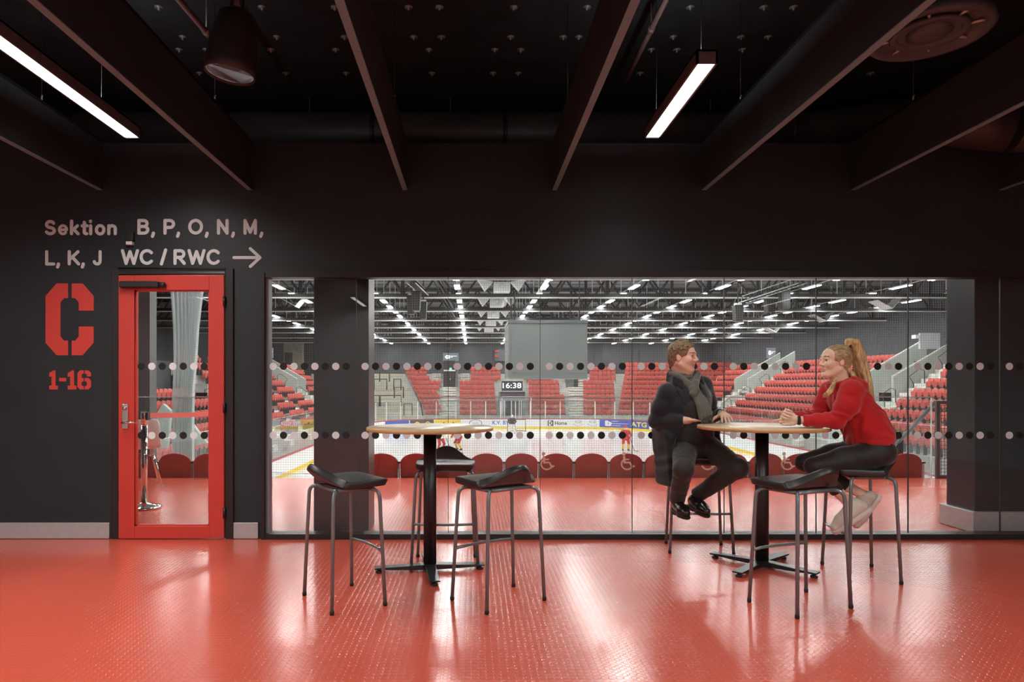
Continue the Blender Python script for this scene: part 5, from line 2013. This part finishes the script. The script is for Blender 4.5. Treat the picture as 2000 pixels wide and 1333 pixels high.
    for a in np.linspace(0, 2 * pi, 15):
        loop.append(T(.08 * sin(a) - .004, .082 * cos(a) - .003, .6 + .022 * -cos(a)))
    for dz, r, o_ in ((0, .023, .0), (.03, .021, -.006), (-.024, .022, .006), (.05, .014, -.008)):
        fd.chain([p + e3 * dz + (p - T(0, 0, .6)) / np.linalg.norm(p - T(0, 0, .6)) * o_ for p in loop], [r] * 15, .003, wr=.0015, wf=150)
    U = -.03
    fd.chain([T(-.1, .0, .65), T(-.085, .06, .63)], [.02, .022], .004)
    fd.chain([T(-.1, .0, .61), T(-.078, .07, .605)], [.02, .02], .004)
    fd.chain([T(.09, .0, .64), T(.078, .065, .62)], [.02, .023], .004)
    fd.cone(T(-.085, .06, .63), T(U, .12, .545), .022, .027, .004)
    fd.cone(T(-.07, .085, .60), T(U - .004, .125, .52), .02, .026, .004)
    fd.cone(T(.07, .08, .615), T(U + .02, .125, .55), .024, .03, .004)
    fd.ell(T(U + .004, .135, .525), (.044, .032, .042), RT, .005)
    fd.cone(T(U + .035, .132, .57), T(U - .026, .155, .50), .022, .025, .003)
    for u0, u1, w1, v1 in ((-.014, -.018, .325, .198), (.006, .006, .338, .206), (.02, .03, .34, .206), (.03, .054, .342, .202), (.036, .074, .344, .196)):
        fd.chain([T(U + u0, .14, .5), T(U + (u0 + u1) / 2, .185, .42), T(U + u1, v1, w1)], [.016, .0175, .0165], .0025, wr=.001, wf=60)
    scarf = fd.build('scarf', sm_, body, None, 1)
    mb = MB()
    rnd = random.Random(2)
    for i in range(34):
        u = U - .024 + .112 * i / 33
        w0 = .326 + .02 * i / 33
        p = T(u, .203 - .01 * i / 33 + rnd.uniform(-.004, .004), w0)
        mb.tube([p, p - e3 * .025 + e1 * rnd.uniform(-.004, .004), p - e3 * rnd.uniform(.042, .056) + e1 * rnd.uniform(-.008, .008)], .0023, 5)
    mb.build('fringe', sm_, scarf)

    # ---- trousers
    tm = mat('dark grey trousers', (.03, .029, .027), .75, spec=.35, sheen=.15, noise=.1, nscale=40, bump=.06, bscale=300)
    fd = Field((1.3, 4.6, .36), (2.0, 5.4, .98), .0042)
    fd.ell(T(0, .01, .08), (.178, .145, .125), RT, .03)
    for h_, k_, a_ in ((hipR, knR, anR), (hipL, knL, anL)):
        fd.cone(h_, k_, .092, .07, .02, wr=.0012, wf=85)
        fd.ell(k_ + V(0, -.01, 0), (.066, .066, .068), None, .02)
        m_ = k_ * .5 + a_ * .5
        fd.chain([k_, m_, a_], [.067, .06, .054], .015, wr=.0018, wf=90)
        dd = (a_ - k_) / np.linalg.norm(a_ - k_)
        fd.cone(a_ + dd * .035, a_ + dd * .12, .06, .06, .004, cut=True)
    fd.build('trousers', tm, body, None, 1)
    # ---- shoes
    lm = mat('polished black leather', (.012, .011, .01), .22, spec=.6)
    so = mat('black shoe sole', (.008, .008, .008), .6)
    for an, heel, toe in ((anR, V(1.497, 5.025, .345), V(1.507, 4.80, .338)), (anL, V(1.625, 5.05, .375), V(1.673, 4.865, .338))):
        lo = np.minimum(np.minimum(an, heel), toe) - .1
        hi = np.maximum(np.maximum(an, heel), toe) + .1
        f = (toe - heel) / np.linalg.norm(toe - heel)
        R_ = frame(f)
        fd = Field(lo, hi, .003)
        q = lambda t, z: heel + (toe - heel) * t + R_[:, 2] * z
        fd.chain([q(.03, .01), q(.35, .012), q(.72, .004), q(.97, .0)], [.034, .036, .042, .03], .02)
        fd.cone(q(.12, .03), an, .036, .043, .02)
        fd.cone(q(.2, .04), q(.62, .02), .034, .032, .02)
        fd.box(q(.5, -.07), (.25, .12, .042), R_, .004, .003, cut=True)
        sh = fd.build('shoe', lm, body, None, 1)
        fd = Field(lo, hi, .003)
        fd.chain([q(.02, -.026), q(.35, -.026), q(.74, -.026), q(.98, -.026)], [.033, .033, .043, .03], .01)
        fd.box(q(.5, -.026 + .065), (.3, .12, .06), R_, .002, .002, cut=True)
        fd.box(q(.5, -.036 - .065), (.3, .12, .06), R_, .002, .002, cut=True)
        fd.box(q(.12, -.04), (.036, .03, .012), R_, .004, .002)
        fd.build('sole', so, sh)
    # ---- wristwatch on his left wrist
    wf = -V(-.12, -.93, -.08)
    wf /= np.linalg.norm(wf)
    wt = MB()
    ax = Vector(wf)
    c = Vector(wrL + V(-.004, -.014, .002))
    s1 = ax.orthogonal().normalized()
    s2 = ax.cross(s1)
    wt.tube([c + (s1 * cos(a) + s2 * sin(a)) * .0305 for a in np.linspace(0, 2 * pi, 22)[:-1]], .0045, 6, closed=True)
    w = wt.build('wristwatch', M['steel'], body)
    MB().lathe([(0, .008), (.014, .007), (.016, 0)], tuple(c + Vector((0, 0, .03))), 18).build('watch_case', M['bright_chrome'], w)
    return body


man()


# ---------------------------------------------------------------- the woman
def woman():
    hc = V(2.372, 4.46, 1.393)
    Rh = frame((-1, -.06, .06))
    shN, shF = V(2.405, 4.325, 1.205), V(2.42, 4.61, 1.2)
    elN, wrN = V(2.325, 4.36, 1.015), V(2.132, 4.435, 1.012)
    elF, wrF = V(2.335, 4.62, 1.02), V(2.128, 4.53, 1.03)
    hipN, knN, anN = V(2.59, 4.385, .795), V(2.19, 4.375, .72), V(2.405, 4.39, .50)
    hipF, knF, anF = V(2.59, 4.555, .795), V(2.215, 4.55, .725), V(2.572, 4.50, .52)
    fd = Field((1.95, 4.15, .28), (2.82, 4.8, 1.6), .0032)
    fd.chain([V(2.6, 4.47, .8), V(2.56, 4.47, .95), V(2.48, 4.47, 1.1), V(2.42, 4.47, 1.22)], [.1, .09, .095, .06], .03)
    fd.cone(shN, shF, .042, .042, .03)
    s = .895
    P = head(fd, hc, Rh, s, .86, 1.0)
    fd.cone(V(2.425, 4.465, 1.235), P(-.03, 0, -.05), .05, .048, .02)
    fd.cone(P(.0, 0, -.075), V(2.39, 4.467, 1.25), .036, .042, .02)
    for a, b, c in ((shN, elN, wrN), (shF, elF, wrF)):
        fd.chain([a, b, c], [.036, .032, .0225], .01)
    for a, b, c in ((hipN, knN, anN), (hipF, knF, anF)):
        fd.chain([a, b], [.065, .042], .015)
        m_ = b * .6 + c * .4
        fd.chain([b, m_, c], [.04, .043, .031], .015)
    # clasped hands
    hand(fd, wrN + V(-.012, .0, .004), (-.86, .3, .12), (-.3, -.9, .25), 1, [(.75, .95, .5), (.8, .95, .5), (.85, .95, .5), (.9, .95, .5)], .93, (.6, .3, .55), .02, .35)
    hand(fd, wrF + V(-.02, -.015, .008), (-.75, -.5, .22), (-.45, .85, .25), -1, [(.7, .9, .5), (.75, .9, .5), (.8, .9, .5), (.85, .9, .5)], .93, (.2, .5, .9), .02, .3)
    body = fd.build('person', [skin_w, lip_w, brow_w], None, facepick(hc, Rh, s), 1)
    tag(body, 'woman in red hoodie with blond ponytail leaning on the table', 'person')
    eyes(P, Rh, s, body)

    # ---- hair
    hm = strand_mat('long blond hair', (.82, .62, .32), (.36, .23, .1), (90, 90, 12), .42)
    hm2 = strand_mat('pulled back blond hair', (.58, .43, .22), (.24, .165, .08), (25, 120, 120), .45)
    fd = Field(hc - .2, hc + .2, .003)
    fd.ell(P(-.018, 0, .037), np.array((.105, .083, .091)) * s, Rh, .01)
    fd.ell(P(-.05, 0, -.012), np.array((.06, .068, .07)) * s, Rh, .02)
    fd.ell(P(.118, 0, .0), np.array((.085, .12, .092)) * s, Rh, .008, cut=True)
    fd.ell(P(.055, 0, -.075), np.array((.085, .2, .08)) * s, Rh, .008, cut=True)
    fd.ell(P(.01, 0, -.15), np.array((.2, .2, .08)) * s, Rh, .012, cut=True)
    tie = P(-.088, 0, .108)
    fd.cone(P(-.06, 0, .085), tie, .045, .02, .03)
    hair = fd.build('hair', hm2, body, None, 1)
    fd = Field((2.25, 4.25, .98), (2.85, 4.7, 1.62), .0034)
    px = lambda x, y, d=4.46: np.array(W(x, y, d))
    main = [tie, px(1659, 668), px(1668, 671), px(1676, 690), px(1682, 716), px(1690, 745), px(1699, 775), px(1706, 800)]
    rnd = random.Random(9)
    for i in range(17):
        o1 = V(rnd.uniform(-.023, .023), rnd.uniform(-.04, .04), rnd.uniform(-.01, .01))
        n = len(main)
        cut_ = rnd.choice([n, n, n - 1])
        pts = [main[j] + o1 * (min(j, 4) / 4) * (1.0 if j < 6 else .6) + (V(0, 0, 0) if j < 2 else V(0, .008 * sin(i + j), 0)) for j in range(cut_)]
        rr = [.016, .02, .021, .02, .019, .018, .014, .005][:cut_]
        rr[-1] = .005
        fd.chain(pts, rr, .004)
    # hair falling in at the nape
    for i in range(6):
        a = P(-.06, .03 - .015 * i, -.02)
        fd.chain([a, px(1672, 742, 4.40 + .03 * i), px(1686, 772, 4.40 + .025 * i)], [.016, .014, .005], .006)
    pt = fd.build('ponytail', hm, hair, None, 1)
    MB().tube([Vector(tie) + Vector((.0, .024 * cos(a), .024 * sin(a))) + Vector((.012 * sin(a), 0, 0)) for a in np.linspace(0, 2 * pi, 16)[:-1]], .009, 8, closed=True).build('hair_tie', M['rubber'], hair)
    mb = MB()
    rnd = random.Random(5)
    for i in range(26):
        a_ = rnd.uniform(0, 1)
        mb.tube([px(1633 + 3 * a_, 735, 4.41), px(1624 + 7 * a_, 752, 4.375 - .01 * rnd.random()), px(1614 + 12 * a_, 766, 4.352), px(1606 + 15 * a_ + rnd.uniform(-2, 2), 774 + rnd.uniform(-4, 4), 4.345)], [.0032, .003, .0026, .001], 5)
    mb.build('front_strand', hm, hair)

    # ---- hoodie
    rm = mat('red cotton hoodie', (.5, .018, .022), .85, spec=.2, sheen=.25, noise=.06, nscale=20, bump=.06, bscale=350)
    fd = Field((1.98, 4.1, .76), (2.84, 4.85, 1.4), .0042)
    I = None
    def pit(a):
        return np.array(Matrix.Rotation(radians(a), 3, 'Y'))
    fd.ell((2.605, 4.47, .895), (.14, .17, .115), pit(-15), .03, wr=.003)
    fd.ell((2.565, 4.47, .99), (.135, .172, .15), pit(-25), .04, wr=.004)
    fd.ell((2.475, 4.47, 1.13), (.118, .168, .145), pit(-25), .04, wr=.003)
    fd.cone(shN + V(.02, .03, 0), shF + V(.02, -.03, 0), .068, .068, .04)
    fd.chain([shN, shN * .5 + elN * .5 + V(.014, -.012, 0), elN], [.07, .068, .056], .025, wr=.005, wf=60)
    fd.chain([elN, elN * .5 + wrN * .5, wrN + V(.02, -.004, 0)], [.056, .046, .037], .012, wr=.005, wf=95)
    fd.chain([shF, elF], [.068, .055], .02, wr=.004)
    fd.chain([elF, wrF + V(.02, .01, 0)], [.055, .037], .012, wr=.004, wf=95)
    # hood and collar
    fd.ell((2.50, 4.468, 1.245), (.075, .115, .05), pit(25), .02)
    for a in np.linspace(0, 2 * pi, 13)[:-1]:
        b = a + 2 * pi / 12
        q = lambda t: V(2.415 + .075 * cos(t), 4.467 + .082 * sin(t), 1.262 + .03 * cos(t) )
        fd.cone(q(a), q(b), .02, .02, .01)
    fd.cone(V(2.41, 4.467, 1.27), V(2.385, 4.467, 1.42), .052, .07, .01, cut=True)
    # hem
    fd.box((2.56, 4.47, .70), (.4, .4, .09), pit(-7), .01, .006, cut=True)
    fd.cone(wrN + V(.01, 0, 0), wrN + V(-.05, .01, 0), .034, .034, .005, cut=True)
    hd_ = fd.build('hoodie', rm, body, None, 2)
    mb = MB()
    p = Vector((2.345, 4.405, 1.235))
    mb.tube([p, p + Vector((-.012, -.01, -.05)), p + Vector((-.008, -.014, -.11))], .004, 6)
    mb.build('drawstring', rm, hd_)

    # ---- leggings
    lm = mat('black leggings', (.01, .01, .011), .6, spec=.4, sheen=.2, bump=.04, bscale=300)
    fd = Field((2.05, 4.15, .46), (2.85, 4.8, .98), .0042)
    fd.ell((2.625, 4.47, .80), (.125, .172, .105), None, .03)
    fd.ell((2.60, 4.47, .875), (.125, .16, .08), pit(-10), .04)
    for h_, k_, a_ in ((hipN, knN, anN), (hipF, knF, anF)):
        fd.chain([h_, h_ * .5 + k_ * .5, k_], [.093, .084, .058], .025, wr=.0015)
        e_ = k_ + (a_ - k_) * .72
        m_ = k_ * .65 + e_ * .35
        fd.chain([k_, m_, e_], [.056, .054, .044], .015)
        dd = (a_ - k_) / np.linalg.norm(a_ - k_)
        fd.cone(e_ + dd * .046, e_ + dd * .1, .06, .06, .004, cut=True)
    fd.build('leggings', lm, body, None, 1)
    # ---- sneakers
    wm = mat('off white sneaker', (.62, .57, .5), .6, noise=.06, nscale=30)
    sm_ = mat('cream sneaker sole', (.66, .62, .56), .65)
    for an, heel, toe, up in ((anN, V(2.50, 4.365, .455), V(2.345, 4.39, .335), (-.55, 0, .83)), (anF, V(2.632, 4.49, .50), V(2.545, 4.53, .345), (-.88, 0, .48))):
        f = (toe - heel) / np.linalg.norm(toe - heel)
        R_ = frame(f, up)
        lo = np.minimum(np.minimum(an, heel), toe) - .12
        hi = np.maximum(np.maximum(an, heel), toe) + .12
        L_ = np.linalg.norm(toe - heel)
        q = lambda t, z: heel + (toe - heel) * t + R_[:, 2] * z
        fd = Field(lo, hi, .003)
        fd.chain([q(.0, .018), q(.4, .02), q(.78, .008), q(1.05, -.002)], [.036, .039, .042, .033], .02)
        fd.cone(q(.08, .04), an * .75 + q(.15, .05) * .25, .036, .037, .015)
        fd.cone(q(.25, .05), q(.75, .022), .032, .03, .02)
        fd.cone(an * .85 + q(.15, .05) * .15, an + (an - q(.2, .03)) * .6, .034, .034, .004, cut=True)
        fd.box(q(.5, -.07), (.3, .15, .05), R_, .004, .003, cut=True)
        sh = fd.build('sneaker', wm, body, None, 1)
        fd = Field(lo, hi, .003)
        fd.chain([q(-.03, -.02), q(.4, -.02), q(.8, -.02), q(1.08, -.02)], [.038, .036, .044, .034], .01)
        fd.box(q(.5, -.02 + .072), (.3, .15, .06), R_, .002, .002, cut=True)
        fd.box(q(.5, -.04 - .06), (.3, .15, .06), R_, .002, .002, cut=True)
        fd.build('sole', sm_, sh)
        mb = MB()
        for t in (.35, .45, .55, .65):
            mb.tube([Vector(q(t, .052 - .035 * (t - .3)) + R_[:, 1] * y) for y in (-.022, 0, .022)], .0035, 5)
        mb.build('laces', sm_, sh)
    # ---- dark band at her wrist
    d = Vector(wrN - elN).normalized()
    s1 = d.orthogonal().normalized()
    s2 = d.cross(s1)
    c = Vector(wrN + V(-.008, 0, 0))
    mb = MB()
    for e in (-.006, 0, .006):
        mb.tube([c + d * e + (s1 * cos(a) + s2 * sin(a)) * .0265 for a in np.linspace(0, 2 * pi, 20)[:-1]], .0045, 6, closed=True)
    mb.build('wristband', M['rubber'], body)
    return body


woman()


# ---------------------------------------------------------------- players on the ice
def player(name, label, px, foot, Y, kit, lean=0.0, goalie=False, turn=0.0):
    """kit: helmet, jersey, trousers, socks, skates"""
    b = np.array(W(px, foot, Y))
    b[2] = ZI
    s = 1.0
    c_, s_ = cos(turn), sin(turn)
    P = lambda x, y, z: b + V(x * c_ - y * s_, x * s_ + y * c_, z) * s
    wd = 1.45 if goalie else 1.0
    fd = Field(b - V(.9, .9, .05), b + V(.9, .9, 2.1), .022)
    for sx in (-1, 1):
        fd.chain([P(sx * .14, 0, .95), P(sx * .2 * wd, -.12 - lean * .2, .52), P(sx * .2 * wd, .02, .09)], [.135, .095 * wd, .07 * wd], .04)
        fd.cone(P(sx * .2 * wd, .05, .05), P(sx * .21 * wd, -.17, .04), .05, .045, .03)
        fd.chain([P(sx * .25, -lean * .3, 1.42), P(sx * .36, -.1 - lean * .3, 1.15), P(sx * .22, -.32 - lean * .3, 1.0)], [.1, .085, .06], .04)
        fd.cone(P(sx * .22, -.32 - lean * .3, 1.0), P(sx * .2, -.4 - lean * .3, .96), .065, .06, .03)
    fd.chain([P(0, 0, .95), P(0, -lean * .2, 1.2), P(0, -lean * .35, 1.42)], [.2, .22, .19], .05)
    fd.cone(P(0, -lean * .4, 1.5), P(0, -.02 - lean * .45, 1.72), .07, .115, .03)
    hz = [.12, .5, .98, 1.52, 1.66]

    def pick(X):
        z = X[:, 2] - ZI
        m = np.full(len(X), 4)
        m[z > .11] = 3
        m[z > .5] = 2
        m[z > .93] = 1
        m[z > 1.53] = 5
        m[z > 1.66] = 0
        return m
    o = fd.build(name, list(kit) + [skin_m], None, pick)
    tag(o, label, 'person', 'players on the ice')
    st = MB().tube([P(.2, -.38, 1.05), P(.45, -.75, .06), P(.72, -.85, .04)], .022, 6).build('hockey_stick', M['dark_post'], o)
    if goalie:
        for sx in (-1, 1):
            bevel(MB().box(*[q for pr in zip(P(sx * .24 - .14, -.24, .02), P(sx * .24 + .14, -.1, .02)) for q in pr][:4], ZI + .05, ZI + .85).build('leg_pad', M['white'], o), .03)
    return o


k_red = mat('red hockey jersey', (.5, .03, .03), .7)
k_yel = mat('yellow hockey socks', (.85, .6, .05), .7)
k_wht = mat('white hockey kit', (.8, .8, .8), .7)
k_blk = mat('black hockey kit', (.03, .03, .03), .6)
player('person', 'hockey player in red jersey and yellow socks standing on the ice', 1222, 881, 49.4, (k_red, k_red, k_red, k_yel, k_blk))
player('person', 'hockey player in red trousers half hidden behind the empty table pole', 860, 882, 49.2, (k_wht, k_wht, k_red, k_red, k_blk), .5, False, .6)
player('person', 'hockey player in red bending under the empty table edge', 897, 879, 50, (k_red, k_red, k_red, k_yel, k_blk), .7, False, -.8)
player('person', 'goalkeeper in white and black kit before the far goal', 1000, 845, 66.5, (k_wht, k_blk, k_wht, k_wht, k_wht), .2, True)
